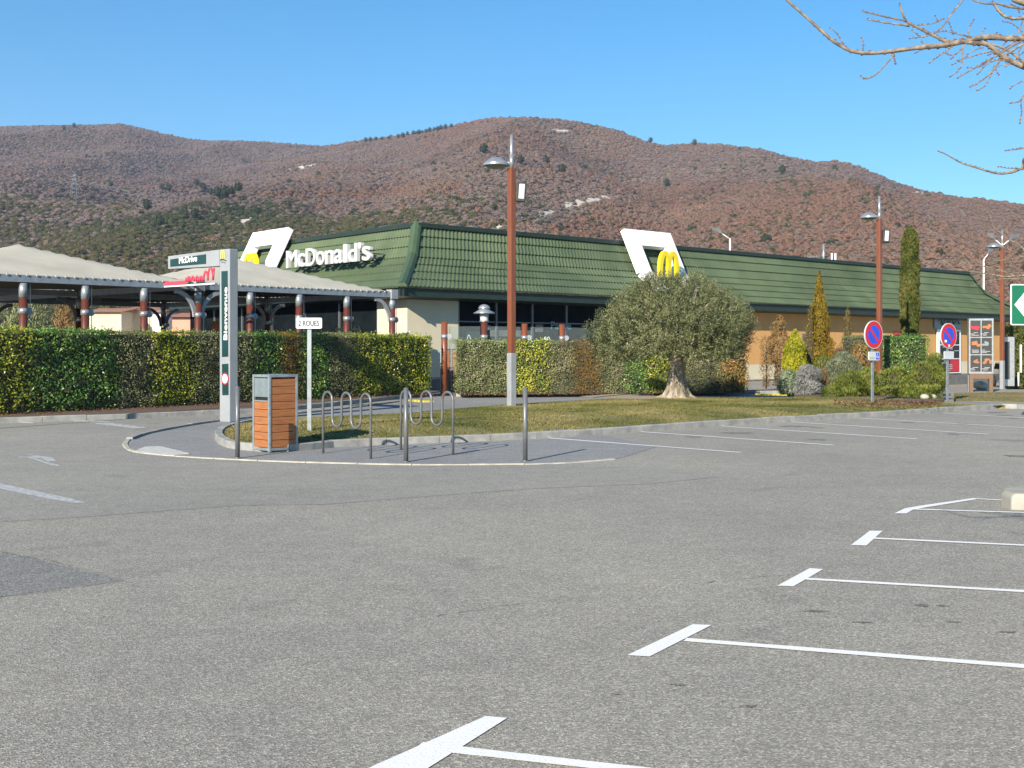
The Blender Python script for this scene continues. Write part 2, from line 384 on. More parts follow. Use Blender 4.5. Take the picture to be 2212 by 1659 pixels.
def edge_dist(X, Y, poly):
    d = np.full(len(X), 1e9)
    for i in range(len(poly)):
        a, c = np.array(poly[i][:2]), np.array(poly[(i+1) % len(poly)][:2]); ab = c-a; t = np.clip(((X-a[0])*ab[0]+(Y-a[1])*ab[1])/max(ab@ab, 1e-9), 0, 1)
        d = np.minimum(d, np.hypot(X-a[0]-t*ab[0], Y-a[1]-t*ab[1]))
    return d
def lz(X, Y): d = edge_dist(X, Y, island); t = np.clip(d/1.7, 0, 1); return .092+.13*t*t*(3-2*t)
gx, gy = np.arange(-7, 18, .2), np.arange(21, 43, .2); GX, GY = np.meshgrid(gx, gy); ok_ = insides(GX.ravel(), GY.ravel(), island).reshape(GX.shape); GZ = lz(GX.ravel(), GY.ravel()).reshape(GX.shape)
GZ = GZ+np.array([.02*noise.noise(Vector((x, y, 0))*1.2) for x, y in zip(GX.ravel(), GY.ravel())]).reshape(GX.shape)*(GZ > .12)
qf = []; w_i = GX.shape[1]
for j in range(GX.shape[0]-1):
    for i in range(w_i-1):
        if ok_[j, i] and ok_[j, i+1] and ok_[j+1, i] and ok_[j+1, i+1]: k_ = j*w_i+i; qf.append((k_, k_+1, k_+w_i+1, k_+w_i))
npmesh('mound', np.stack([GX, GY, GZ], -1), qf, M['grass_base'], lawn_o, smooth=True)
# second lawn beyond the path at the right
lawn2 = [W(2060,861,zi), W(2100,865,zi), W(2260,868,zi), W(2700,868,zi), W(2700,846,zi), W(2260,846,zi), W(2150,846.5,zi), W(2060,848,zi)]
lawn2 = [(p.x, p.y) for p in lawn2]
b = MB(); b.prism(lawn2, -.05, .105); struct(b.build('lawn', M['grass_base']))
# pavement: the rounded nose, the strip by the racks, the path to the entrance
nose = [W(264,962), W(290,977.5), W(400,988), W(600,998), W(880,1005), W(1180,1003), W(1340,990), W(1420,965), W(1300,940), W(1300,880), W(1700,862), W(1700,848), W(1330,851), W(1100,850), W(990,845), W(900,840), W(905,860), W(860,868), W(700,890), W(560,901), W(480,909), W(400,920), W(330,933), W(272,950)]
M_p = flat('pavement', nose, .004, M['pavement']); struct(M_p)
rp = [W(2030,876,.1), W(2050,871,.1), W(2068,866,.1), W(2120,868,.1), W(2260,871,.1), W(2700,876,.1), W(2700,911,.1), W(2320,882.3,.1), W(2212,875.2,.1), W(2172,874,.1)]
struct(flat('footpath', rp, .102, M['pavement']))
oc = smooth_line([W(272,950), W(264,962), W(290,977.5), W(400,988), W(600,998), W(880,1005), W(1180,1003), W(1330,993)], 6)
kerb('nose_kerb', oc, .09, .016, M['kerb_cream'], side=1, step=.8, jit=.004)
kerb('lane_edge_kerb', smooth_line([W(272,950), W(300,940), W(330,933), W(400,920), W(480,909), W(600,897), W(720,886), W(860,868)], 5), .12, .045, M['kerb'], side=-1, step=1.0)
kerb('lawn_back_kerb', [Vector((p.x, p.y)) for p in reversed(back[-5:])], .09, .115, M['kerb'], side=-1, step=1.0)
# beds behind, with their kerbs
hA, hB = W(0,895,.12), W(920,850,.12)
hd = (hB-hA); hL = math.hypot(hd.x, hd.y); hd = Vector((hd.x/hL, hd.y/hL, 0)); hn = Vector((-hd.y, hd.x, 0))   # hn points away from the lot
ext0 = hA-hd*9
kb = [Vector((p.x, p.y)) for p in (W(-420,936), W(-200,925), W(0,914.5), W(280,905), W(550,893.5), W(700,880), W(790,870), W(870,861), W(930,855))]
kerb('hedge_bed_kerb', kb, .14, .13, M['kerb'], side=1, step=1.0)
bed = [tuple(p) for p in inset(kb, .1)]+[((hB+hd*.6+hn*1.6).x, (hB+hd*.6+hn*1.6).y), ((ext0+hn*1.6).x, (ext0+hn*1.6).y)]
b = MB(); b.prism(bed, -.05, .118); struct(b.build('planting_bed', M['soil']))
h2A, h2B = W(998,853,.12), W(1640,848,.12)
d2 = (h2B-h2A); L2 = math.hypot(d2.x, d2.y); d2 = Vector((d2.x/L2, d2.y/L2, 0)); n2 = Vector((-d2.y, d2.x, 0))
kb2 = [Vector((p.x, p.y)) for p in (W(985,857), W(1060,858), W(1130,856), W(1330,854), W(1500,853), W(1700,851.5), W(1740,851))]
kerb('second_bed_kerb', kb2, .14, .13, M['kerb'], side=1, step=1.0)
bed2 = [tuple(p) for p in inset(kb2, .1)]+[((h2B+d2*3+n2*3).x, (h2B+d2*3+n2*3).y), ((h2A+n2*2.0).x, (h2A+n2*2.0).y)]
b = MB(); b.prism(bed2, -.05, .118); struct(b.build('planting_bed', M['soil']))
# shrub bed at the right, on the lawn
sb = [W(1715,862,zi), W(1790,872,zi), W(1880,876,zi), W(1960,878,zi), W(2040,872,zi), W(2035,858,zi), W(1990,846,zi), W(1850,843,zi), W(1715,846,zi)]
b = MB(); b.prism([(p.x, p.y) for p in sb], .05, .235); struct(b.build('shrub_bed', M['soil']))
sp = [W(1250,864,zi), W(1330,858,zi), W(1400,860,zi), W(1440,866,zi), W(1400,871,zi), W(1310,869,zi)]
struct(flat('bare_earth_patch', [(p.x, p.y) for p in sp], .235, M['sand']))

# painted lines
def mark(name, poly, m='paint', z=.0054, label=None):
    o = flat(name, [W(*p) for p in poly], z, M[m]); struct(o); return o
def line(p, q, w, m='paint', z=.0062, name='parking_line'):
    a, b_ = W(*p), W(*q); t = (b_-a).normalized(); n = Vector((-t.y, t.x, 0))*w/2; mb = []
    k = 10; vs = []
    for i in range(k+1):
        c = a+(b_-a)*i/k; j = random.uniform(.93, 1.07)
        vs += [(c.x+n.x*j, c.y+n.y*j, z+gz(c.x, c.y)), (c.x-n.x*j, c.y-n.y*j, z+gz(c.x, c.y))]
    b = MB(); b.add(vs, [(2*i+1, 2*i+3, 2*i+2, 2*i) for i in range(k)]); return struct(b.build(name, M[m]))
for q in ([(1838,1178.6),(1871.7,1179.5),(1906.9,1147.7),(1878.7,1147.7)], [(1678.9,1266.7),(1714,1268),(1778.8,1230.7),(1749,1228.7)],
          [(1355,1417),(1403,1420),(1537,1352),(1497,1350)], [(795,1662),(880,1690),(1096,1553),(1049,1549)],
          [(1932,1109.7),(1958,1110),(1972,1102),(1996,1097.5),(2108,1079.5),(2105,1076.5),(1990,1093),(1955,1099)]):
    mark('parking_line', q)
line((1975,1100.8), (2300,1111), .075); line((2105,1078), (2175,1081.8), .07)
line((1888,1163.7), (2330,1184.5), .08); line((1742,1251.8), (2340,1286), .08); line((1480,1383.5), (2400,1456), .085); line((905,1613), (1500,1680), .085)
for a, c in (((1165,945),(1600,978)), ((1370,932),(1800,962)), ((1552,920.5),(1981,948.6)), ((1710,912),(2136,938.5)), ((1854,903.4),(2300,929)), ((2024,892),(2330,910))):
    line(a, c, .09, 'paint')
line((-160,906), (72,914), .12, name='lane_line')
mark('lane_line', [(-60,1032),(0,1045),(75,1061),(150,1077),(185,1086.5),(165,1087.5),(120,1081),(60,1069),(0,1056),(-60,1046)], 'paint_worn')
# turn arrow
mark('lane_arrow', [(37,987),(40,988.8),(66,988.5),(90,990),(104,997.5),(122,997),(114,989),(60,981.8),(58,983.5),(76,985),(66,986.8)], 'paint_worn')
mark('lane_arrow', [(60,988.5),(72,988.2),(105,1000),(130,1005.5),(126,1007.5),(108,1005)], 'paint_worn', .0060)
for i in range(3):
    x = 158+i*16; mark('lane_lettering', [(x,909+i*.6),(x+44,908.4+i*.6),(x+48,911+i*.6),(x+4,911.8+i*.6)], 'paint_worn', .0056+.0003*i)
for i in range(9):
    x = 205+i*9.5; y = 914.5+i*1.15
    mark('lane_lettering', [(x,y),(x+38-i,y-.8),(x+44-i,y+2),(x+6,y+3.0)] if i % 2 == 0 else [(x+2,y+1),(x+16,y+.6),(x+20,y+2.2),(x+6,y+2.8)], 'paint_worn', .0066+.0003*i)
# tactile slabs: trapezium with rows of studs
tq = [W(292,977), W(345,984), W(408,981.5), W(347,966.5), W(312,967.5)]
b = MB(); b.prism([(p.x, p.y) for p in tq], .005, .022); tp = struct(b.build('tactile_paving', mat('pale slab', (.42,.42,.40), (.34,.34,.33), 9, .8)))
ax0, ax1 = min(p.x for p in tq), max(p.x for p in tq); ay0, ay1 = min(p.y for p in tq), max(p.y for p in tq); b = MB(); pq = [(p.x, p.y) for p in tq]
yy = ay0
while yy < ay1:
    xx = ax0
    while xx < ax1:
        if inside(xx, yy, pq): b.add([(xx-.015,yy-.015,.022),(xx+.015,yy-.015,.022),(xx+.015,yy+.015,.022),(xx-.015,yy+.015,.022),(xx,yy,.03)], [(0,1,4),(1,2,4),(2,3,4),(3,0,4)])
        xx += .07
    yy += .07
stuff(b.build('stud', tp.data.materials[0], tp))
for k, (x0, y0, x1, y1) in enumerate(((887,866.5,928,869.5), (1640,853.2,1662,855), (1675,853.6,1722,856))):
    a = W(x0, y0); c = W(x1, y1); b = MB(); nn = 5
    dx = (c-a)/nn
    for i in range(nn): b.box(a+dx*(i+.5)+Vector((0,0,.03)), (abs(dx.x)*.8+.05, .35, .05), math.atan2(dx.y, dx.x))
    struct(b.build('yellow_kerb_marking', M['yellow_paint']))

# grass blades on both lawns
def blades(name, poly, n, z, cols, hmin=.015, hmax=.04, avoid=()):
    xs_ = [p[0] for p in poly]; ys_ = [p[1] for p in poly]
    X = rng.uniform(min(xs_), max(xs_), n*3); Y = rng.uniform(min(ys_), max(ys_), n*3); ok = insides(X, Y, poly)
    for a in avoid: ok &= ~insides(X, Y, a)
    X = X[ok][:n]; Y = Y[ok][:n]; n = len(X)
    hh = rng.uniform(hmin, hmax, n); a = rng.uniform(0, 6.283, n); w = .012
    P = np.stack([X, Y, lz(X, Y)-.005 if z is None else np.full(n, z)], 1); s = np.stack([np.cos(a)*w, np.sin(a)*w, np.zeros(n)], 1)
    T = P+np.stack([rng.normal(0, .02, n), rng.normal(0, .02, n), hh], 1)
    V = np.stack([P-s, P+s, T], 1).reshape(-1, 3); nz = np.array([noise.noise(Vector((x*.5, y*.5, 0)))+.5*noise.noise(Vector((x*2.1, y*2.1, 3))) for x, y in zip(X, Y)])
    r_ = np.clip(.5+.75*nz+rng.normal(0, .16, n), 0, 1)
    return stuff(npmesh(name, V, np.arange(3*n).reshape(-1, 3), leafmat('blades', cols, .7, .2, .3), rnd=np.repeat(r_, 3), k=3))
GC = [(.07,.085,.02), (.13,.135,.035), (.22,.19,.07), (.30,.25,.11)]
blades('grass', island, 170000, None, GC, avoid=[[(p.x, p.y) for p in sp]])
blades('grass', lawn2, 15000, .10, [(.12,.11,.03), (.22,.17,.07), (.26,.19,.10)])
# fallen leaves under the hedges
def litter(name, a, di, nn, L, off0, off1, n, z):
    s = rng.uniform(0, L, n); o = rng.uniform(off0, off1, n)
    P = np.array(a)[None]+np.array(di)[None]*s[:, None]+np.array(nn)[None]*o[:, None]; P[:, 2] = z+rng.uniform(0, .02, n)
    return leaves(name, P, rng.normal(0, .35, (n, 3))+[0, 0, 1], rng.uniform(.05, .09, n), .5, M['litter'], stuff_=True)
def leaves(name, P, N, L, asp, m, axis=None, parent=None, world=False, stuff_=False, rnd=None):
    n = len(P); N = N/np.linalg.norm(N, axis=1, keepdims=True)
    if axis is None: axis = rng.normal(0, 1, (n, 3))
    a = axis-N*np.sum(axis*N, 1, keepdims=True); a /= np.maximum(np.linalg.norm(a, axis=1, keepdims=True), 1e-6); c = np.cross(N, a)
    L = np.asarray(L).reshape(-1, 1)*np.ones((n, 1)); w = L*asp/2
    V = np.stack([P, P+a*L*.45+c*w-N*L*.06, P+a*L-N*L*.08, P+a*L*.45-c*w-N*L*.06], 1).reshape(-1, 3)
    if rnd is None: rnd = rng.random(n)
    o = npmesh(name, V, np.arange(4*n).reshape(-1, 4), m, parent, world, rnd=np.repeat(rnd, 4))
    if stuff_: stuff(o)
    return o
litter('fallen_leaves', hA-hd*4, hd, hn, hL+4, -.75, .1, 2600, .125)
litter('fallen_leaves', h2A, d2, n2, L2, -.5, .15, 900, .125)

# ---------------- building ----------------
E0 = Vector((-4.26, 46.5, 0)); u = Vector((1.094, 1, 0)).normalized(); v = Vector((-.834, 1, 0)).normalized()
nr = Vector((u.y, -u.x, 0)); nl = Vector((-v.y, -v.x, 0))*1.0
nl = Vector((-v.y, v.x, 0)); nl = nl if nl.y < 0 else -nl     # outward normals of the right and left faces
RUN, ZE, ZR = 2.6, 4.12, 6.86
LR, LL = 53.5, 22.0
def corner(P, n1, d1, n2, d2):                     # point offset inward from P by d1 across face 1 and d2 across face 2
    a, b_, c, d = n1.x, n1.y, n2.x, n2.y; det = a*d-b_*c
    ex, ey = -d1, -d2
    return Vector((P.x+(ex*d-b_*ey)/det, P.y+(a*ey-ex*c)/det, 0))
R0 = corner(E0, nr, RUN, nl, RUN)
W0 = corner(E0, nr, .95, nl, .95)
E1 = E0+u*LR; EL = E0+v*LL
R1 = corner(E1, nr, RUN, u, 3.0); RL = corner(EL, nl, RUN, v, 3.0)
W1 = corner(E1, nr, .95, u, .95); WL = corner(EL, nl, .95, v, .95)
Eb = EL+u*LR*.995; Rb = RL+u*(LR-6)
drop_far = .13
bld = empty('restaurant_building', (W0.x, W0.y, 0), 0, 'long low restaurant with green tiled mansard roof, cream corner and orange walls', 'building')
prof = [(0, 0), (.24, .46), (.48, .92), (.74, 1.38), (1.16, 1.73), (1.62, 2.06), (2.10, 2.40), (2.6, 2.74)]   # outward run, drop
def roof_face(A, B, a, b_, n, tag_):
    # A,B ridge ends; a,b_ eave ends; courses of wavy sheet with a step at each lap
    L = (b_-a).length; nwave = int(L/.21); K = 4
    for ci in range(len(prof)-1):
        r0, z0 = prof[ci]; r1, z1 = prof[ci+1]
        sl = Vector((n.x*(r1-r0), n.y*(r1-r0), -(z1-z0))).normalized()
        al = (b_-a).normalized(); pn = al.cross(sl); pn = pn if pn.z > 0 else -pn
        lo = .07
        vs = []; cols = nwave*K+1
        lb = a.lerp(A, 1-r0/RUN); 
        for (r_, z, off) in ((r0, z0, .008), (r1+.012, z1+.02, lo), (r1+.012, z1+.02, -.01)):
            s0 = A.lerp(a, min(1, r_/RUN)); s1 = B.lerp(b_, min(1, r_/RUN))
            q0 = (s0-a).dot(al); q1 = (s1-a).dot(al)
            for c in range(cols):
                q = q0+(q1-q0)*c/(cols-1)
                base = s0+al*(q-q0)
                ph = (q/.21) % 1.0
                wv = .026*(math.sin(ph*2*math.pi)+.35*math.sin(ph*4*math.pi)) if off > 0 else .0
                p = base+pn*(off+wv)
                f = q/LR
                p.z = ZR-z+pn.z*(off+wv)-(drop_far*(z/2.74)*max(0, f) if tag_ else 0)
                vs.append(p)
        fs = []
        for rr in range(2):
            for c in range(cols-1):
                i = rr*cols+c; fs.append((i, i+1, i+cols+1, i+cols))
        if n.dot(Vector((1,0,0))) < 0: fs = [f[::-1] for f in fs]
        b = MB(); b.add(vs, fs, True); o = b.build('tile_course', M['tile'], bld, True)
        sh = o.data.attributes.new('sharp_edge', 'BOOLEAN', 'EDGE')
        cc = cols
        for e in o.data.edges:
            if cc <= e.vertices[0] < 2*cc and cc <= e.vertices[1] < 2*cc: sh.data[e.index].value = True
roof_face(R0, R1, E0, E1, nr, True)
roof_face(R0, RL, E0, EL, nl, False)
nE = u; roof_face(R1, Rb, E1, Eb, u, False)
# roof deck, ridge trims, hip caps
b = MB(); b.add([(p.x, p.y, ZR-.12) for p in (R0, R1, Rb, RL)], [(0,1,2,3)]); b.build('roof_deck', M['plinth'], bld, True)
for A_, B_ in ((R0, R1), (R0, RL)):
    b = MB(); o_ = (nr if B_ is R1 else nl)*.06
    b.bar((A_.x+o_.x, A_.y+o_.y, ZR+.02), (B_.x+o_.x, B_.y+o_.y, ZR+.02), .22, .20); b.build('ridge_trim', M['tile_dark'], bld, True, bevel=.02)
def hip(A, a, wd_=.22, m='hip', outn=None):
    pts = []
    for r_, z in prof:
        q = A.lerp(a, r_/RUN); pts.append(Vector((q.x, q.y, ZR-z)))
    hv = (a-A); hv.z = 0; hv.normalize(); sd = Vector((-hv.y, hv.x, 0)); vs = []
    for p in pts:
        for k in (-1, -.6, 0, .6, 1):
            vs.append(p+sd*k*wd_+Vector((0,0,.20-.10*abs(k)-(.1 if abs(k) == 1 else 0)))+hv*.06*(1-abs(k)))
    fs = [(i*5+j, i*5+j+1, (i+1)*5+j+1, (i+1)*5+j) for i in range(len(pts)-1) for j in range(4)]
    n0 = (len(pts)-1)*5; b = MB(); b.add(vs, fs+[(n0, n0+1, n0+2, n0+3, n0+4), (0, 1, 2, 3, 4)]); b.build('hip_cap', M[m], bld, True)
hip(R0, E0); hip(R1, E1); hip(RL, EL)
# gutter fascia and soffit
for a_, b_, n_, al in ((E0, E1, nr, u), (E0, EL, nl, v), (E1, Eb, u, v)):
    dz = drop_far if a_ is E0 and b_ is E1 else 0
    ai = a_-n_*.12; bi = b_-n_*.12
    q = MB(); q.add([(ai.x, ai.y, ZE-.03), (bi.x, bi.y, ZE-.03-dz), (bi.x, bi.y, ZE-.36-dz), (ai.x, ai.y, ZE-.36)], [(0,1,2,3)])
    aw = a_-n_*.98+al*.98; bw = b_-n_*.98
    q.add([(ai.x, ai.y, ZE-.36), (bi.x, bi.y, ZE-.36-dz), (bw.x, bw.y, ZE-.44-dz), (aw.x, aw.y, ZE-.44)], [(0,1,2,3)])
    q.build('fascia', M['tile_dark'], bld, True)
def wallseg(name, base, al, n, s0, s1, z0, z1, m, t=.25, off=0.0, parent=bld):
    a = base+al*s0+n*off; b_ = base+al*s1+n*off; q = MB(); i = -n*t
    P = [a, b_, b_+i, a+i]; q.add([(p.x, p.y, z0) for p in P]+[(p.x, p.y, z1) for p in P], [(3,2,1,0),(4,5,6,7),(0,1,5,4),(1,2,6,5),(2,3,7,6),(3,0,4,7)])
    return q.build(name, M[m], parent, True)
def su(x, base=W0, al=u):                         # distance along a wall for a pixel column
    t = (x-CX)/F; return (t*base.y-base.x)/(al.x-t*al.y)
ZW = ZE-.40
sg, sj, sO = su(990), su(1560), su(1596)
wallseg('wall', W0, u, nr, 0, sg, .55, ZW, 'cream'); wallseg('plinth', W0, u, nr, 0, sg, -.3, .55, 'plinth', off=.004)
LW = (W1-W0).length
wallseg('wall', W0, u, nr, sO, LW, .9, ZW, 'orange'); wallseg('wall', W0, u, nr, sO, LW, .10, .895, 'cream', off=.03); wallseg('plinth', W0, u, nr, sO, LW, -1.2, .095, 'plinth', off=.04)
sl_ = su(815, W0, v)
wallseg('wall', W0, v, nl, .26, sl_, .55, ZW, 'cream'); wallseg('plinth', W0, v, nl, .26, sl_, -.3, .545, 'plinth', off=.004)
# end wall and back
wallseg('wall', W1, v, u, 0, LL-3, -1.2, ZW, 'orange'); 
# glazed front: panes between dark posts
npn = 9
for i in range(npn):
    a_ = sg+(sO-sg)*i/npn; b__ = sg+(sO-sg)*(i+1)/npn
    f = wallseg('window_frame', W0, u, nr, a_, a_+.09, .3, ZW, 'dark_metal', t=.2, off=-.03)
    wallseg('window_pane', W0, u, nr, a_+.092, b__-.002, .3, ZW-.9, 'glass_dark', t=.02, off=-.10)
    wallseg('window_pane', W0, u, nr, a_+.092, b__-.002, ZW-.85, ZW, 'glass_dark', t=.02, off=-.10)
wallseg('window_transom', W0, u, nr, sg, sO, ZW-.90, ZW-.85, 'dark_metal', t=.1, off=-.07)
wallseg('plinth', W0, u, nr, sg, sO, -.3, .3, 'plinth')
npl = 6; LWL = (WL-W0).length
for i in range(npl):
    a_ = sl_+(LWL-sl_)*i/npl; b__ = sl_+(LWL-sl_)*(i+1)/npl
    wallseg('window_frame', W0, v, nl, a_, a_+.10, .2, ZW, 'dark_metal', t=.2, off=-.03)
    wallseg('window_pane', W0, v, nl, a_+.102, b__-.002, .2, ZW, 'glass_dark', t=.02, off=-.10)
wallseg('plinth', W0, v, nl, sl_, LWL, -.3, .2, 'plinth')
wallseg('door', W0, u, nr, su(1733), su(1746), .0, 2.55, 'dark_metal', t=.1, off=.02)
wallseg('window', W0, u, nr, su(1934), su(1954), 1.3, 2.75, 'glass_dark', t=.1, off=.02)
wallseg('window_louvre', W0, u, nr, su(1931), su(1956), 2.56, 2.76, 'red', t=.1, off=.05)
# hint of the dining room: white neon word and a pale blind
po, k_ = onplane(1190, 711, W0+nr*(-.05), u)
text('neon_word', 'Pause', po, u, (0,0,1), .34, 1.25, .02, mat('pale neon', (.10,.22,.24), None, 3, .3), bld)
for x0, x1, y0, y1, mm in ((1053,1062,702,712,'bin_lid'), (1160,1176,698,715,'plinth'), (1062,1150,712,726,'plinth'), (960+50,1040,716,735,'sign_green')):
    z1 = H+(HY-y0)/F*50; z0 = H+(HY-y1)/F*50
    wallseg('window_blind', W0, u, nr, su(x0), su(x1), z0, z1, mm, t=.02, off=-.085)

# arch boards and arches
def m_paths():
    def arch(x0, x1, y0, h, n=14):
        pts = []; 
        for i in range(n+1):
            t = i/n; a = math.pi*t; x = x0+(x1-x0)*(1-math.cos(a))/2; y = y0+h*(math.sin(a)**.72); pts.append((x, y))
        return pts
    return arch
def make_arch(name, label, P, al, n, o_out, x0, zt, wid, m_off, lab_m):
    # board follows the two slopes of the roof: local ex along the face, ey up the slope
    rt = empty(name, (P.x, P.y, ZE), 0, label, 'sign board')
    def at(s, r_, z): q = P+al*s+n*(r_-RUN); return Vector((q.x, q.y, z))
    top = at(x0, -.20+o_out, zt); kn = at(x0, .86+o_out, 5.42); bo = at(x0, 1.95+o_out, 4.55)
    e1 = (top-kn); h1 = e1.length; e1.normalize(); nn = al.cross(e1); nn = nn if nn.dot(n) > 0 else -nn
    e2 = (kn-bo); h2 = e2.length; e2.normalize(); nn2 = al.cross(e2); nn2 = nn2 if nn2.dot(n) > 0 else -nn2
    rail = .84; tp = .88; T = .28
    b = MB()
    def slab(o, ex, ey, nv, xa, xb, ya, yb): b.sheet(o, ex, ey, -nv, [(xa,ya),(xb,ya),(xb,yb),(xa,yb)], T)
    sgn = 1
    slab(kn, al, e1, nn, 0, wid, h1-tp, h1); slab(kn, al, e1, nn, 0, rail, 0, h1-tp); slab(kn, al, e1, nn, wid-rail, wid, 0, h1-tp)
    b.build('board_frame', M['board_white'], rt, True)
    for xa_ in (0, wid-rail): b = MB(); slab(bo, al, e2, nn2, xa_, xa_+rail, 0, h2); b.build('board_foot', M['board_white'], rt, True)
    for s in (.3, wid-.3):
        a_ = at(x0+s, .1, 6.6); c_ = at(x0+s, .1+o_out, 6.6+.0); b = MB(); b.bar(a_-n*.3, c_, .08, .08); b.build('bracket', M['dark_metal'], rt, True)
    return rt, kn, e1, nn
arch = m_paths()
def golden_m(parent, o, ex, ey, nn, w, h, depth, th, m, name='arches', world=True):
    # two tapering legs each, legs thinner at the outside foot
    b = MB()
    for x0, x1, fl in ((0, w/2, 0), (w/2, w, 1)):
        pts = arch(x0+th/2, x1+(th*.15 if fl == 0 else -th/2) if fl == 0 else x1-th/2, 0, h-th/2)
        if fl == 1: pts = arch(x0-th*.15, x1-th/2, 0, h-th/2)
        b.ribbon(pts, th, 0 if fl == 0 else .002, depth if fl == 0 else depth-.002, o, ex, ey, nn)
    return b.build(name, m, parent, world)
# right-hand board
sR = su(1350, E0-nr*2.2, u)
rt, kn, e1, nn = make_arch('arch_board', 'tilted white square frame on the long green roof above the olive tree', E0, u, nr, .55, sR, 7.55, 3.45, 0, 0)
pM, kM = onplane(1414, 598, E0-nr*(1.05-.0), u)
golden_m(rt, pM+nr*.15-Vector((0,0,0)), u, Vector((0,0,1)), nr, 1.50, 1.27, .17, .24, M['yellow'])
b = MB(); b.bar(pM+u*.8-nr*1.2+Vector((0,0,.2)), pM+u*.8+nr*.2+Vector((0,0,.2)), .06, .06); b.build('arch_bracket', M['dark_metal'], rt, True)
# left-hand board
sLft = su(544, E0-nl*2.2, v); sRgt = su(622, E0-nl*2.2, v)
rt2, kn2, e12, nn_2 = make_arch('arch_board', 'tilted white square frame on the short green roof beside the big white lettering', E0, v, nl, .55, min(sLft, sRgt), 7.55, abs(sLft-sRgt), 0, 0)
pA, kA = onplane(537, 605, E0-nl*1.0, v)
golden_m(rt2, pA+nl*.15, -v, Vector((0,0,1)), nl, 1.40, 1.25, .17, .24, M['yellow'])
# big lettering on the left face
pT0, a0 = onplane(624, 579, E0-nl*1.05, v); pT1, a1 = onplane(806.5, 561.5, E0-nl*1.05, v)
LT = empty('roof_lettering', (pT0.x, pT0.y, pT0.z), 0, 'big white McDonald\'s letters standing on the green roof face', 'lettering')
wtot = (pT1-pT0); wtot.z = 0; tx = wtot.normalized(); Lt = wtot.length
word = "McDonald's"; cap = .76
widths = {'M': .86, 'c': .58, 'D': .74, 'o': .62, 'n': .60, 'a': .60, 'l': .30, 'd': .62, "'": .24, 's': .56}
tot = sum(widths[c] for c in word)+.035*(len(word)-1); k = Lt/tot; xx = 0
up = (pT1.z-pT0.z)/Lt
for ch in word:
    w_ = widths[ch]*k; h_ = cap*(1.0 if ch in 'MDld' else .76); zo = 0
    if ch == "'": h_ = .24; zo = cap-.24
    text('letter', ch, pT0+tx*xx+Vector((0,0,zo+up*xx))+nl*0, tx, (0,0,1), h_, w_, .15, M['letter_white'], LT, bold=.026)
    xx += w_+.035*k
b = MB(); b.bar(pT0+tx*.1-nl*.25+Vector((0,0,.12)), pT1-tx*.1-nl*.25+Vector((0,0,.12)), .05, .08); b.bar(pT0+tx*.1-nl*.25+Vector((0,0,.45)), pT1-tx*.1-nl*.25+Vector((0,0,.45)), .05, .08)
for i in range(9): c_ = pT0.lerp(pT1, .06+i*.11)+Vector((0,0,.3)); b.bar(c_+nl*.02, c_-nl*1.0, .05, .05)
b.build('letter_rail', M['dark_metal'], LT, True)
# things on the flat roof
def roofpost(name, x, ytop, D, label, cat):
    p = Vector(((x-CX)/F*D, D, ZR-.12)); r_ = empty(name, p, 0, label, cat); zt = H+(HY-ytop)/F*D-p.z; return r_, zt
r_, zt = roofpost('aerial', 1779, 527, 76, 'tv aerial on a white mast standing on the long roof', 'aerial')
b = MB(); b.tube([(0,0,0),(0,0,zt)], .07, 8); b.build('mast', M['silver'], r_)
b = MB(); b.tube([(.15,0,zt*.55),(-1.6,.1,zt*.40)], .022, 5)
for i in range(9): xx = -.1-i*.18; zz = zt*(.53-.0126*i); b.tube([(xx,-.35,zz),(xx,.35,zz)], .012, 4); b.tube([(xx,0,zz-.12),(xx,0,zz+.12)], .012, 4)
b.build('aerial_array', M['silver'], r_)
r_, zt = roofpost('roof_pipe', 1797, 547, 76, 'pair-mate vent pipe nearer the aerial on the long roof', 'pipe')
r_['label'] = 'short white vent pipe on the roof, the one next to the aerial'; r_['group'] = 'roof vent pipes'
b = MB(); b.tube([(0,0,0),(0,0,zt)], .06, 8); b.build('pipe', M['white'], r_)
copy_tree(r_, loc=r_.location+Vector((.25,.1,0)), label='short white vent pipe on the roof, the one farther from the aerial')

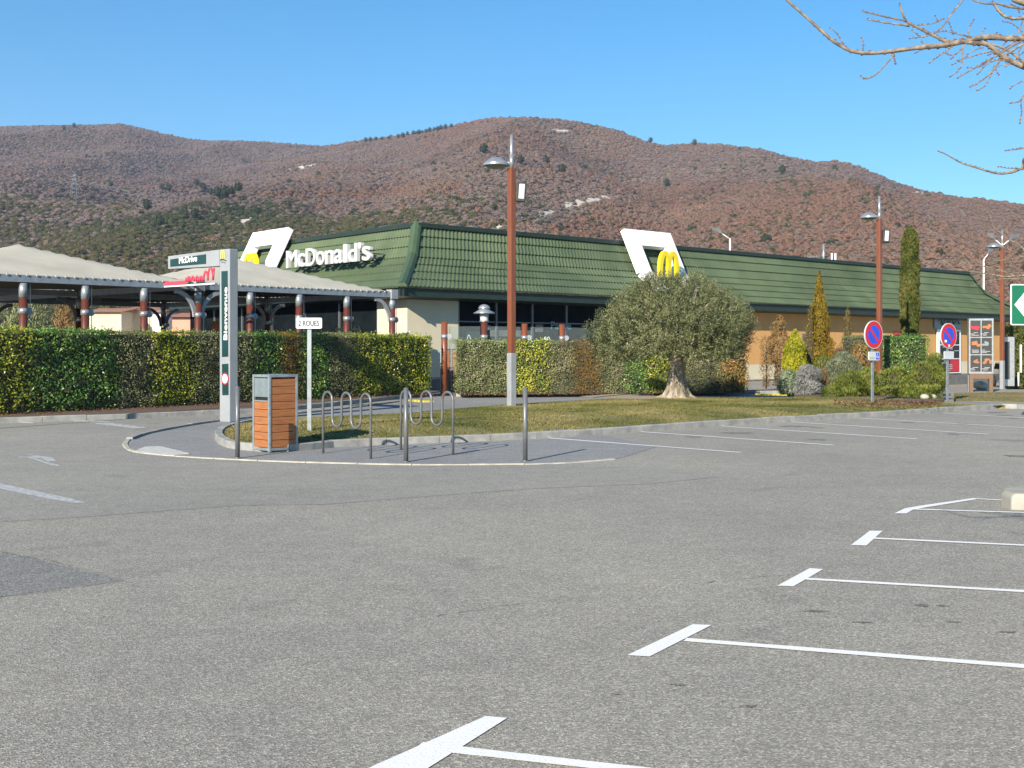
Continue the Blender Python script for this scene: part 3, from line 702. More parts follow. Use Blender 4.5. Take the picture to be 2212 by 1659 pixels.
# ---------------- terrace canopy ----------------
cA, cB = Vector((-14.2, 33.3, 0)), Vector((-4.38, 44.0, 0)); cd = (cB-cA).normalized(); cn = Vector((-cd.y, cd.x, 0)); CL = (cB-cA).length
ZB = 3.76
def canopy(label, s0, s1, depth, shade):
    P0 = cA+cd*s0+cn*shade; Lc = s1-s0
    rt = empty('terrace_canopy', (P0.x, P0.y, 0), 0, label, 'canopy', 'membrane canopies over the terrace')
    mid = P0+cd*Lc/2+cn*depth/2; n = 24; vs = []; zA = 4.93
    for j in range(n+1):
        for i in range(n+1):
            a, c = i/n, j/n; p = P0+cd*(Lc*a)+cn*(depth*c)
            e = max(abs(a-.5), abs(c-.5))*2; w = 1-e
            z = ZB+.05+(zA-ZB)*(w**1.06)
            z += .10*w*(1-w)*(1 if abs(a-.5) < abs(c-.5) else 1)*0
            dg = 1-abs(abs(a-.5)-abs(c-.5))*2; z -= .06*e*(1-dg)
            if e > .95 and i % 1 == 0: z += .0
            vs.append((p.x, p.y, z))
    b = MB(); b.add(vs, [(j*(n+1)+i, j*(n+1)+i+1, (j+1)*(n+1)+i+1, (j+1)*(n+1)+i) for j in range(n) for i in range(n)], True)
    b.build('membrane', M['membrane'], rt, True)
    b = MB(); b.add([(p[0], p[1], p[2]-.10-.02*0) for p in vs], [(j*(n+1)+i, (j+1)*(n+1)+i, (j+1)*(n+1)+i+1, j*(n+1)+i+1) for j in range(1, n-1) for i in range(1, n-1)], True); b.build('shade_sheet', M['shade_sheet'], rt, True)  # added sheet below the membrane, coloured dark to stand for the shade there
    q = [P0, P0+cd*Lc, P0+cd*Lc+cn*depth, P0+cn*depth]
    for i in range(4):
        a, c = q[i], q[(i+1) % 4]; b = MB(); b.bar((a.x, a.y, ZB-.08), (c.x, c.y, ZB-.08), .16, .20)
        nb = int((c-a).length/.28)
        b.build('edge_beam', M['beam'], rt, True)
        b = MB(); dd = (c-a)/nb; on = Vector((dd.y, -dd.x, 0)).normalized()*(.085)
        for k in range(nb): pp = a+dd*(k+.5)+on; b.box((pp.x, pp.y, ZB+.02), (.05, .05, .05), math.atan2(dd.y, dd.x))
        stuff(b.build('lacing', M['membrane'], rt, True))
    for c_ in q: b = MB(); b.box((c_.x, c_.y, ZB-.06), (.30, .30, .34), math.atan2(cd.y, cd.x)); b.build('corner_box', M['grey_metal'], rt, True)
    # ribs under the membrane
    for c_ in q: b = MB(); b.tube([(c_.x, c_.y, ZB-.02), (mid.x, mid.y, zA-.1)], .05, 6); b.build('rib', M['dark_metal'], rt, True)
    return rt, q
def post(loc, label, group='terrace posts with silver collars', bracket=0, top=ZB-.18, parentless=True, rear=False, ball=False):
    r_ = empty('terrace_post', loc, math.atan2(cd.y, cd.x), label, 'post', group)
    zt = top; b = MB(); b.tube([(0,0,0),(0,0,zt-.42 if not ball else zt)], .115, 16); b.build('timber_shaft', M['post_dark'] if not ball else M['post'], r_)
    if not ball:
        b = MB(); b.tube([(0,0,zt-.42),(0,0,zt-.02)], .118, 16); b.build('steel_head', M['galv'], r_)
    cz = zt-.88 if not ball else zt-.62
    b = MB(); b.tube([(0,0,cz),(0,0,cz+.16)], .128, 16); b.build('collar', M['silver'], r_)
    b = MB(); b.tube([(.17,-.05,cz+.08),(.17,.01,cz+.08)], .105, 14); b.build('clamp_disc', M['grey_metal'], r_)
    if not ball:
        b = MB(); b.tube([(.2,0,cz-1.5),(.2,0,zt)], .012, 5); b.build('cable', M['galv'], r_)
    if bracket:
        for sx in ((-1, 1) if bracket == 2 else (-1,)):
            pts = [];
            for i in range(9): a = i/8*math.pi/2; pts.append((sx*(.12+.72*(1-math.cos(a))), 0, zt-.85+.78*math.sin(a)))
            b = MB(); b.ribbon([(p[0], p[2]) for p in pts], .13, -.04, .04, Vector((0,0,0)), Vector((1,0,0)), Vector((0,0,1)), Vector((0,-1,0))); b.build('curved_bracket', M['grey_metal'] if not rear else M['dark_metal'], r_)
    return r_
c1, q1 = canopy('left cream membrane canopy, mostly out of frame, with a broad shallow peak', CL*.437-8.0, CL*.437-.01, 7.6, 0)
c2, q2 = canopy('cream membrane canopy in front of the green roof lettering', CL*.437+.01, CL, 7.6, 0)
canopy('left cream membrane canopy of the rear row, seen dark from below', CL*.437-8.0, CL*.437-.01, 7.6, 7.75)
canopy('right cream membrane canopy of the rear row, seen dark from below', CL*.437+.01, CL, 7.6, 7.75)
pl = {50: 'leftmost', 184: 'second', 311: 'third', 428: 'corner', 540: 'fifth', 646: 'sixth', 749: 'seventh', 847: 'last'}
labs = {50: 'dark red post with silver collar, leftmost under the left canopy', 184: 'dark red post with silver collar, second from the left edge', 311: 'dark red post just left of the welcome gate arm',
        428: 'dark red post with curved brackets on both sides, under the red script sign', 540: 'dark red post just right of the welcome gate mast', 646: 'dark red post right above the two wheelers plate',
        749: 'dark red post between the two wheelers plate and the corner post', 847: 'slim dark red post with one curved bracket in front of the cream wall'}
for x, l in labs.items():
    t_ = (x-CX)/F; k = (t_*cA.y-cA.x)/(cd.x-t_*cd.y); p = cA+cd*k
    post((p.x, p.y, .118), l, bracket=2 if x == 428 else (1 if x == 847 else 0), top=ZB-.19-.118)
for k_, l in ((CL*.437+.3, 'rear row post under the far canopies near the cream house'), (CL-.1, 'rear row post under the far canopies near the dining room glass')):
    p = cA+cd*k_+cn*15.3; post((p.x, p.y, .05), l, group='shaded rear posts of the canopies', bracket=2, top=ZB-.19-.05, rear=True)
for k_, l in ((CL*.437-8.0, 'shaded rear post of the canopy at the far left'), (CL*.437, 'dark rear post with arched brackets seen through the left canopy'), (CL, 'dark rear post beside the dining room glass')):
    p = cA+cd*k_+cn*7.6; post((p.x, p.y, .05), l, group='shaded rear posts of the canopies', bracket=2, top=ZB-.19-.05, rear=True)
# terrace floor
tf = [cA-cd*8-cn*.3, cB+cd*1.0-cn*.3, W0+Vector((1.5,-.3,0)), W0, WL, cA-cd*8+cn*14]
b = MB(); b.prism([(p.x, p.y) for p in tf], -.05, .05); struct(b.build('terrace_floor', mat('terrace slabs', (.20,.20,.195), (.14,.14,.14), 2, .8)))
# red script sign standing on the beam: rail + chain of loops (the script seen from behind, running right to left)
sA, k0 = onplane(337, 618, cA-cn*.35, cd); sB, k1 = onplane(466, 610, cA-cn*.35, cd)
dS = Vector((.72, -.69, 0)).normalized(); sB = Vector((sA.x, sA.y, sA.z))
pr, kr = onplane(464, 609, Vector((cA+cd*(CL*.437))-cn*1.1), Vector((1, .12, 0)).normalized()); pl_, kl = onplane(337, 617, Vector((cA+cd*(CL*.437))-cn*1.1), Vector((1, .12, 0)).normalized())
RS = empty('script_sign', (pl_.x, pl_.y, pl_.z), 0, 'red looping script sign on a red rail at the canopy edge', 'sign')
tx2 = (pr-pl_); SL = tx2.length; tx2.normalize(); upv = Vector((0,0,1)); ny = upv.cross(tx2)*-1
def loops(seq):
    pts = []; x = 0
    for w_, h_ in seq:
        for i in range(10):
            a = i/10*2*math.pi; pts.append((x+w_*i/10-w_*.18*math.sin(a), h_*(1-math.cos(a))/2))
        x += w_
    pts.append((x, 0)); return pts, x
seq = [(.13,.20),(.13,.30),(.12,.20),(.15,.31),(.13,.20),(.15,.30),(.12,.20),(.14,.28),(.10,.2),(.27,.58),(.33,.78)]
pts, tw = loops(seq); sc_ = (SL*.49)/(tw+.08)
pts = [(x*sc_, y*sc_*1.08) for x, y in pts]; pts += [(tw*sc_+.03*sc_, .3*sc_), (tw*sc_+.07*sc_, .8*sc_)]
b = MB(); o3 = pl_+tx2*(SL*.50)+Vector((0,0,.06))
b.tube([o3+tx2*x+upv*y for x, y in pts], .032, 6); b.build('script_loops', M['neon_red'], RS, True)
b = MB(); b.bar(pl_+Vector((0,0,.035)), pl_+tx2*SL*.52+Vector((0,0,.035)), .10, .12); b.build('red_rail', M['neon_red'], RS, True)
b = MB(); b.bar(pl_+Vector((0,0,-.05)), pr+Vector((0,0,-.05)), .08, .04); b.build('white_edge', M['white'], RS, True)
b = MB()
for f_ in (.55, .68, .93): c_ = pl_+tx2*SL*f_; b.bar(c_+Vector((0,0,-.05)), c_-ny*0+Vector((-.3,.75,-.05)), .05, .05)
b.build('sign_bracket', M['galv'], RS, True)

# slatted screens seen under the canopy, against the dark glass
for x0, x1, lab in ((838, 871, 0), (880, 902, 1)):
    xx0 = (600+ (1145 if lab == 0 else 1350)/4.809)/1.157; xx1 = (600+(1250 if lab == 0 else 1440)/4.809)/1.157
    D0 = 47.5; p0 = Vector(((xx0-CX)/F*D0, D0, 0)); p1 = Vector(((xx1-CX)/F*D0, D0, 0))
    r_ = empty('slatted_screen', (p0.x, p0.y, .05), 0, ('yellowish slatted screen left of' if lab == 0 else 'yellowish slatted screen right of')+' a red post, against dark glass', 'screen', 'slatted screens in the dining room front')
    w_ = p1.x-p0.x; z0 = 1.3; b = MB(); b.tube([(.1*w_+.06,0.03,0),(.1*w_+.06,0.03,2.55)], .03, 6); b.tube([(.85*w_,0.03,0),(.85*w_,0.03,2.55)], .03, 6); b.build('upright', M['grey_metal'], r_)
    for i in range(6): b = MB(); b.box((w_/2, 0, 1.25+i*.235), (w_, .04, .09)); b.build('slat', mat('yellowish slat', (.34,.27,.10), None, 4, .6), r_)

# ---------------- welcome gate totem ----------------
T0 = W(495.8, 911.5, .01)
al_ = R(38); fx = Vector((math.cos(al_), -math.sin(al_), 0)); fn = Vector((-math.sin(al_), -math.cos(al_), 0)); TW = .365
TT = empty('welcome_gate', (T0.x, T0.y, 0), 0, 'light grey height gate post with a side arm and green welcome panels', 'gate sign')
zt = H+(HY-537)/F*T0.y; zb = H+(HY-573)/F*T0.y
L0 = T0-fx*TW; dp = -fn*.25
b = MB(); P_ = [L0, T0, T0+dp, L0+dp]; b.prism([(p.x, p.y) for p in P_], 0, zt); b.build('mast', M['totem'], TT, True, bevel=.02)
LA, kk = onplane(363, 566, T0, -fx); AL = kk
za0, za1 = H+(HY-553.5)/F*LA.y, H+(HY-581)/F*LA.y
b = MB(); inn = L0
zs = zt-.004
vs = []
for q_, a_, c_ in ((L0-fx*(-.003), zs, zb), (Vector((LA.x, LA.y, 0)), za0, za1)):
    for d_ in (fn*-.002, dp*.96): w_ = q_+d_; vs += [(w_.x, w_.y, c_), (w_.x, w_.y, a_)]
b.add(vs, [(0,1,5,4), (2,6,7,3), (1,3,7,5), (0,4,6,2), (4,5,7,6)]); b.build('arm', M['totem'], TT, True)
fo = fn*.006
def tp_(x, y): p, k = onplane(x, y, T0+fo, -fx); return p
def panel(name, quad, m, parent=TT, t=.006):
    a_ = [tp_(*q) for q in quad]; b = MB(); b.add([q+fn*t for q in a_]+a_, [(0,1,2,3),(7,6,5,4)]+[(i,4+i,4+(i+1)%4,(i+1)%4) for i in range(4)]); return b.build(name, M[m], parent, True)
pa = panel('name_panel', [(368,560.5),(444.8,549),(444.8,569.5),(368,576)], 'sign_green')
d0 = tp_(387.5, 569.7)+fn*.008; d1 = tp_(426.5, 564.2)+fn*.008; dd = (d1-d0)
text('lettering', 'McDrive', d0, dd.normalized(), (0,0,1), .145, dd.length, .004, M['white'], TT, bold=.03)
panel('welcome_panel', [(478.5,586),(491.5,585),(493.0,770),(479.8,771)], 'sign_green')
panel('height_panel', [(479.8,786.5),(493.2,785.5),(493.6,853),(480.4,853.5)], 'sign_green')
w0 = tp_(491.5, 734.5)+fn*.008; w1 = tp_(490.2, 620.5)+fn*.008
text('lettering', 'Bienvenue', w0, (0,0,1), -fx, .125, (w1-w0).length, .004, M['white'], TT, bold=.02)
dc = tp_(486.9, 818)+fn*.010
for rr, mm, oo in ((.125, 'red', 0), (.095, 'white', .003)):
    b = MB(); b.sheet(dc+fn*oo, fx, upv, fn, [(rr*math.cos(i/28*6.2832), rr*1.12*math.sin(i/28*6.2832)) for i in range(28)], .003); b.build('height_limit_disc', M[mm], TT, True)
text('lettering', '2,70m', dc-fx*.075+Vector((0,0,-.02))+fn*.007, fx, (0,0,1), .04, .15, .002, M['black'], TT)
for sg_ in (1, -1):
    b = MB(); b.sheet(dc+Vector((0,0,sg_*.055))+fn*.007, fx, upv*sg_, fn, [(-.02,.022),(.02,.022),(0,0)], .002); b.build('arrow_mark', M['black'], TT, True)
mo = tp_(476.8, 559)+fn*.004
golden_m(TT, mo, fx, upv, fn, .155, .195, .006, .030, M['yellow_pale'], 'arches_mark')
b = MB(); b.ribbon([(-.02,.0),(.06,.012),(.13,-.0),(.21,-.03)], .02, 0, .004, mo-upv*.03, fx, upv, fn); b.ribbon([(.02,-.05),(.09,-.045)], .012, 0, .004, mo-upv*.03, fx, upv, fn); b.ribbon([(.11,-.06),(.17,-.075)], .012, 0, .004, mo-upv*.03, fx, upv, fn); b.build('slogan_mark', M['black'], TT, True)

# ---------------- litter bin ----------------
bp = W(581.5, 977.5, .01); BH = 1.27
BN = empty('litter_bin', bp, R(45), 'tall litter bin with orange brown slats and a grey flap', 'litter bin')
bw, bl = .57, .50                                # right face along local +x, left face along local +y ; both faces meet at the origin
b = MB(); fr = .045
for x in (fr/2, bw-fr/2):
    for y in (fr/2, bl-fr/2): b.box((x, y, BH/2), (fr, fr, BH))
for z in (fr/2+.02, BH-fr/2):
    for y in (fr/2, bl-fr/2): b.box((bw/2, y, z), (bw-2*fr, fr*.96, fr))
    for x in (fr/2, bw-fr/2): b.box((x, bl/2, z), (fr*.96, bl-2*fr, fr))
b.build('frame', M['galv'], BN, bevel=.006)
b = MB(); b.box((bw/2, bl/2, BH-.015), (bw-.01, bl-.01, .03)); b.box((bw/2, bl/2, .05), (bw-.1, bl-.1, .04)); b.build('lid', M['galv'], BN)
b = MB(); b.box((bw/2, bl/2, BH/2), (bw-.10, bl-.10, BH-.12)); b.build('liner', M['dark'], BN)
ns = 9; h0 = .07; hh = (BH-.14)/ns
for i in range(ns):
    b = MB(); b.box((bw/2, .020, h0+hh*(i+.5)), (bw-2*fr-.006, .022, hh-.008)); b.build('slat', M['bin_wood'], BN, bevel=.003)
    if i < 6:
        b = MB(); b.box((.020, bl/2, h0+hh*(i+.5)), (.022, bl-2*fr-.006, hh-.008)); b.build('slat', M['bin_wood'], BN, bevel=.003)
b = MB(); b.box((.026, bl/2, BH-.06-.155), (.02, bl-2*fr-.006, .31)); b.build('flap', M['bin_lid'], BN)
b = MB(); b.box((.022, bl/2, h0+hh*6+.012), (.03, bl-2*fr-.006, .02)); b.build('flap_sill', M['galv'], BN)

# ---------------- bollards, racks ----------------
bol = None
for x, y, l in ((513, 989.5, 'slim grey bollard on the nose kerb left of the litter bin'), (877, 997.5, 'slim grey bollard in front of the right bicycle rack'), (1134.5, 996, 'slim grey bollard standing alone right of the bicycle racks')):
    p = W(x, y, .008)
    if bol is None:
        bol = empty('bollard', p, 0, l, 'bollard', 'grey bollards along the nose')
        b = MB(); b.tube([(0,0,0),(0,0,1.10)], .036, 18); b.lathe((0,0,1.10), [(.036,0),(.032,.01),(.0,.014)], 18); b.build('tube', M['dark_metal'], bol)
        b = MB(); b.lathe((0,0,0), [(.052,0),(.052,.012),(.041,.014)], 18); b.build('base_ring', M['dark_metal'], bol)
    else: copy_tree(bol, loc=p, label=l)
def rack(a, c, hA_, label):
    d_ = (c-a); L = d_.length; r_ = empty('bicycle_rack', a, math.atan2(d_.y, d_.x), label, 'bicycle rack', 'serpentine bicycle racks')
    zt_, zl = 1.0, .45; k = 3; cell = L/(2*k-1); pts = [(0,0,0)]
    for i in range(2*k-1):
        x0, x1 = i*cell, (i+1)*cell; r = cell/2; up_ = i % 2 == 0
        for j in range(9):
            t = math.pi*j/8; xx = (x0+x1)/2-r*math.cos(t)
            zz = (zt_-r+r*math.sin(t)) if up_ else (zl+r-r*math.sin(t)); pts.append((xx, 0, zz))
    pts.append((L, 0, 0))
    b = MB(); b.tube(pts, .021, 10); b.build('serpentine_tube', M['dark_metal'], r_); return r_
rack(W(698,978.7,.008), W(801,990.5,.008), 0, 'serpentine bicycle rack nearer the litter bin')
rack(W(866,971.5,.008), W(978.6,982,.008), 0, 'serpentine bicycle rack behind the middle bollard')

# ---------------- signs ----------------
sp0 = W(668, 942, .105); SP = empty('plate_sign', sp0, 0, 'white 2 ROUES plate on a square galvanised post', 'sign')
zt_ = H+(HY-710)/F*sp0.y-sp0.z; b = MB(); b.box((0, .02, (zt_+.17)/2), (.075, .045, zt_+.17)); b.build('post', M['galv'], SP)
def rrect(w, h, r, n=5):
    out = []
    for cx, cy, a0 in ((w/2-r, h/2-r, 0), (-w/2+r, h/2-r, 90), (-w/2+r, -h/2+r, 180), (w/2-r, -h/2+r, 270)):
        for i in range(n+1): a = R(a0+90*i/n); out.append((cx+r*math.cos(a), cy+r*math.sin(a)))
    return out
ex, ey, ez = Vector((1,0,0)), Vector((0,0,1)), Vector((0,-1,0)); w_ = 56.5/F*sp0.y; h_ = 23.5/F*sp0.y; cz = zt_+h_/2
b = MB(); b.sheet(Vector((0,-.012,cz)), ex, ey, ez, rrect(w_, h_, .03), .025); b.build('plate', M['plate'], SP)
b = MB(); b.ribbon([(p[0]*.95, p[1]*.9) for p in rrect(w_, h_, .03)]+[(rrect(w_, h_, .03)[0][0]*.95, rrect(w_, h_, .03)[0][1]*.9)], .006, 0, .001, Vector((0,-.0385,cz)), ex, ey, ez); b.build('plate_border', M['white'], SP)
text('lettering', '2 ROUES', sp0+Vector((-w_*.40,-.039,cz-.050)), ex, ey, .098, w_*.79, .002, M['black'], SP, bold=.018)
def noparking(bx, by, cx, cy, ry, yaw, label, chair):
    p = W(bx, by, .125); r_ = empty('no_parking_sign', p, yaw, label, 'road sign', 'round no parking signs on grey posts')
    z = H+(HY-cy)/F*p.y-p.z; r = ry/F*p.y
    b = MB(); b.box((0,.03,(z+r*.6)/2), (.08,.04,z+r*.6)); b.build('post', M['galv'], r_)
    o = Vector((0,0,z)); circ = lambda q: [(q*math.cos(i/40*6.2832), q*math.sin(i/40*6.2832)) for i in range(40)]
    b = MB(); b.sheet(o+Vector((0,.015,0)), ex, ey, ez, circ(r), .035); b.build('disc_rim', M['plate'], r_)
    b = MB(); b.sheet(o+Vector((0,-.020,0)), ex, ey, ez, circ(r*.95), .002); b.build('red_ring', M['red'], r_)
    b = MB(); b.sheet(o+Vector((0,-.022,0)), ex, ey, ez, circ(r*.66), .002); b.build('blue_field', M['blue'], r_)
    a = r*.70/math.sqrt(2); b = MB(); b.ribbon([(-a, a), (a, -a)], r*.19, 0, .002, o+Vector((0,-.024,0)), ex, ey, ez); b.build('diagonal_bar', M['red'], r_)
    z2 = z-r*1.02-.19; b = MB(); b.sheet(Vector((0,.0,z2)), ex, ey, ez, rrect(r*1.18, r*.62, .04), .03); b.build('small_plate', M['plate'], r_)
    if chair:
        b = MB(); b.sheet(Vector((r*.36,-.031,z2)), ex, ey, ez, rrect(r*.34, r*.5, .02), .002); b.build('blue_square', M['blue'], r_)
        q = Vector((r*.36,-.034,z2)); s = r*.5
        b = MB(); b.ribbon([(-.05*s,.32*s),(-.05*s,.0),(.14*s,.0),(.2*s,-.25*s)], .06*s, 0, .001, q, ex, ey, ez)
        b.ribbon([(.17*s*math.cos(R(a))-.04*s, .17*s*math.sin(R(a))-.1*s) for a in range(130, 361, 20)], .05*s, 0, .001, q, ex, ey, ez)
        b.sheet(q+Vector((-.05*s,0,.40*s)), ex, ey, ez, circ(.06*s)[::4], .001); b.build('wheelchair_mark', M['white'], r_)
        text('lettering', 'RESERVE', Vector((-r*.5,-.032,z2-r*.2)), ex, ey, r*.12, r*.55, .001, M['grey_metal'], r_).matrix_parent_inverse.identity()
    else:
        b = MB(); b.box((-.16,-.030,z-.16), (.10,.002,.07)); b.build('sticker', M['white'], r_)
        b = MB(); b.sheet(Vector((.0,-.029,z-r*.78)), ex, ey, ez, circ(.05)[::3], .002); b.build('sticker', M['plate'], r_)
    return r_
noparking(1886.5, 878, 1886.8, 723, 30.5, R(36), 'round no parking sign with a wheelchair plate in front of the brown lamp post', True)
noparking(2048.5, 867, 2049.5, 725.5, 27.5, R(34), 'round no parking sign with a blank plate in front of the menu boards', False)
# green direction sign
gD = 27.0; gp = Vector(((2177-CX)/F*gD, gD, 0)); GS = empty('direction_sign', (gp.x+1.3, gD, 0), R(4), 'green direction sign with a white arrow pointing left', 'road sign')
zc = H+(HY-658.5)/F*gD; hh_ = 88/F*gD
b = MB(); b.sheet(Vector((-.05,-.03,zc)), ex, ey, ez, rrect(2.5, hh_, .03), .03); b.build('sign_edge', M['white'], GS)
b = MB(); b.sheet(Vector((-.05,-.060,zc)), ex, ey, ez, rrect(2.46, hh_-.045, .02), .002); b.build('sign_face', M['road_green'], GS)
b = MB(); b.sheet(Vector((-1.22,-.063,zc)), ex, ey, ez, [(0,0),(.34,.40),(.29,0),(.34,-.40)][::-1], .002); b.build('arrow', M['white'], GS)
b = MB(); b.tube([(.7,.04,0),(.7,.04,zc+.4)], .045, 10); b.tube([(-.0,.04,zc+.2),(.9,.04,zc+.2)], .02, 6); b.build('post', M['galv'], GS)

# ---------------- lamp posts ----------------
def px_s0(x): t = (x-CX)/F; return (t*hA.y-hA.x)/(hd.x-t*hd.y)
def lamp(loc, label, spk=True, ztop=7.48, zor=6.58, zg=1.42):
    z0 = loc[2]; r_ = empty('lamp_post', loc, 0, label, 'lamp post', 'rust brown car park lamp posts')
    s = .165; M45 = Matrix.Rotation(R(40), 3, 'Z')
    b = MB(); b.box((0,0,zg/2), (s+.012, s+.012, zg), M=M45); b.build('steel_base', M['grey_metal'], r_, bevel=.008)
    b = MB(); b.box((0,0,(zg+zor-z0)/2), (s, s, zor-z0-zg), M=M45); b.build('timber_shaft', M['post'], r_, bevel=.014)
    b = MB(); b.tube([(.0,0,zor-z0),(.0,0,ztop-z0)], .046, 12); b.tube([(0,0,zor-z0),(0,0,zor-z0+.35)], .055, 12); b.build('top_tube', M['silver'], r_)
    zh = zor-z0+.10; b = MB(); b.bar((-.05,0,zh+.04), (-.22,0,zh+.02), .09, .07); b.build('arm', M['grey_metal'], r_)
    b = MB(); b.lathe((-.40,0,zh), [(.33,-.03),(.335,.02),(.31,.05),(.24,.09),(.18,.15),(.12,.175),(0,.18)], 28); hd_ = b.build('lamp_head', M['silver'], r_)
    b = MB(); b.lathe((-.40,0,zh), [(.32,-.028),(.24,-.07),(.14,-.10),(0,-.11)], 24); b.build('diffuser', mat('lamp lens', (.16,.16,.13), None, 3, .25), hd_)
    if spk:
        zz = zor-z0-.62; b = MB(); b.box((.25,.02,zz), (.25,.16,.50), M=Matrix.Rotation(R(4), 3, 'Y')); f_ = b.build('loudspeaker', M['black'], r_, bevel=.02)
        b = MB(); b.box((.265,-.065,zz+.015), (.15,.03,.39), M=Matrix.Rotation(R(4), 3, 'Y')); b.build('grille', M['plate'], f_, bevel=.02)
        b = MB(); b.bar((.05,.05,zz+.1), (.18,.04,zz+.1), .04, .04); b.build('bracket', M['dark_metal'], f_)
    return r_
lp = W(1105, 880.5, .18); lamp(lp, 'tall rust brown lamp post with a dark loudspeaker, on the lawn', ztop=7.26, zor=6.39)
D2 = 45.5; lamp(Vector(((1899.5-CX)/F*D2, D2, .05)), 'rust brown lamp post with a pale loudspeaker, rising from shrubs behind a no parking sign', zg=.7)
D3 = 58.5; p3 = Vector(((2165-CX)/F*D3, D3, 0)); p3.z = gz(p3.x, p3.y); lamp(p3, 'rust brown lamp post beside the menu board at the far right', spk=False)
ph = hA+hd*px_s0(775); sv_ = Vector((math.sin(R(SAZ)), math.cos(R(SAZ)), 0)); lh = ph-sv_*15.6; zh_ = 1.15+15.6*math.tan(R(SEL))  # unseen panel added beyond the left edge to cast a shadow across the hedge
rv_ = Vector((sv_.y, -sv_.x, 0)); ob_ = empty('shadow_panel', (lh.x+rv_.x*.75, lh.y+rv_.y*.75, 0), -R(SAZ), 'unseen panel on a tall pole, added to throw the diagonal shadow on the hedge', 'sign')
b = MB(); b.box((-.80, 0, zh_), (1.35, .06, .62)); b.build('panel', M['plate'], ob_); b = MB(); b.tube([(0,.06,0),(0,.06,zh_+.3)], .05, 10); b.build('pole', M['galv'], ob_); b = MB(); b.bar((-1.0,.06,zh_), (0,.06,zh_), .05, .05); b.build('arm', M['galv'], ob_)
def street(x, ytop, xh, D, label):
    r_ = empty('street_light', ((x-CX)/F*D, D, -.5), 0, label, 'street light', 'white street lights behind the roof'); zt = H+(HY-ytop)/F*D+.5; dx = (xh-x)/F*D
    s = 1 if dx > 0 else -1
    b = MB(); b.tube([(0,0,0),(0,0,zt)], [.10,.07], 8); b.tube([(0,0,zt-.03),(dx*.55,0,zt+.45)], .04, 6); b.build('mast', M['white'], r_)
    b = MB(); b.add([(dx*.5,-.1,zt+.40),(dx*.5,.1,zt+.40),(dx*.8,.22,zt+.95),(dx*.8,-.22,zt+.95),(dx*1.25,.15,zt+1.0),(dx*1.25,-.15,zt+1.0),(dx*1.2,0,zt+.75),(dx*.75,0,zt+.55)],
                    [(0,1,2,3),(3,2,4,5),(0,3,7),(1,7,2),(3,5,6,7),(2,7,6,4),(4,6,5),(0,7,1)]); b.build('lantern', M['silver'], r_); return r_
street(1577, 515.5, 1545, 105, 'white street light rising behind the long roof, right of the arch board')
street(2125, 560, 2142, 105, 'white street light with its head turned right, behind the roof end')
tw_ = street(2165, 530, 2138, 95, 'twin headed white street light whose heads show on both sides of the far lamp post')
zt = H+(HY-530)/F*95+.5; b = MB(); b.tube([(0,0,zt-.03),(.6,0,zt+.45)], .04, 6); b.build('second_arm', M['white'], tw_); dx = 1.1
b = MB(); b.add([(dx*.5,-.1,zt+.40),(dx*.5,.1,zt+.40),(dx*.8,.22,zt+.85),(dx*.8,-.22,zt+.85),(dx*1.25,.15,zt+.9),(dx*1.25,-.15,zt+.9),(dx*1.2,0,zt+.65),(dx*.75,0,zt+.5)], [(0,1,2,3),(3,2,4,5),(0,3,7),(1,7,2),(3,5,6,7),(2,7,6,4),(4,6,5),(0,7,1)]); b.build('lantern', M['silver'], tw_)

# ---------------- terrace posts, lantern, glass screens right of the entrance ----------------
tp0 = Vector(((960-CX)/F*43.6, 43.6, .02)); b0 = 2.67
P1 = post(tp0, 'free standing brown round post in the gap between the hedges', 'short brown terrace posts', ball=True, top=2.67)
P1.rotation_euler = (0,0,0)
tl = []
for x, D, l in ((1133, 46.0, 'short brown round post just right of the tall lamp post'), (1214, 47.4, 'short brown round post above the hedge, second right of the tall lamp post')):
    p = Vector(((x-CX)/F*D, D, .05)); q = post(p, l, 'short brown terrace posts', ball=True, top=2.62); q.rotation_euler = (0,0,0); tl.append(p)
D = 44.8; lx = Vector(((1046-CX)/F*D, D, .05)); LN = empty('lantern_post', lx, 0, 'silver hooded lantern on a dark red round post behind the hedge', 'lantern')
zl = H+(HY-696)/F*D-.05; b = MB(); b.tube([(0,0,0),(0,0,zl)], .125, 16); b.build('timber_shaft', M['post_dark'], LN)
b = MB(); b.lathe((0,0,zl), [(.13,0),(.17,.02),(.17,.06),(.13,.07)], 20); b.lathe((0,0,zl+.30), [(.19,0),(.40,.02),(.405,.04),(.20,.16),(.19,.2)], 24); b.lathe((0,0,zl+.50), [(.22,0),(.225,.03),(.16,.12),(.07,.16),(0,.17)], 24)
b.build('hood', M['silver'], LN)
b = MB(); b.lathe((0,0,zl), [(.15,.06),(.165,.30)], 20); b.build('glass_drum', M['plate'], LN)
b = MB(); b.tube([(0,0,zl+.44),(0,0,zl+.52)], .17, 16); b.build('vent_band', M['dark'], LN)
b = MB(); b.tube([(0,0,zl-.62),(0,0,zl-.47)], .14, 16); b.build('collar', M['silver'], LN)
line_pts = [tp0, lx, tl[0], tl[1], tl[1]+(tl[1]-tl[0])*1.3]
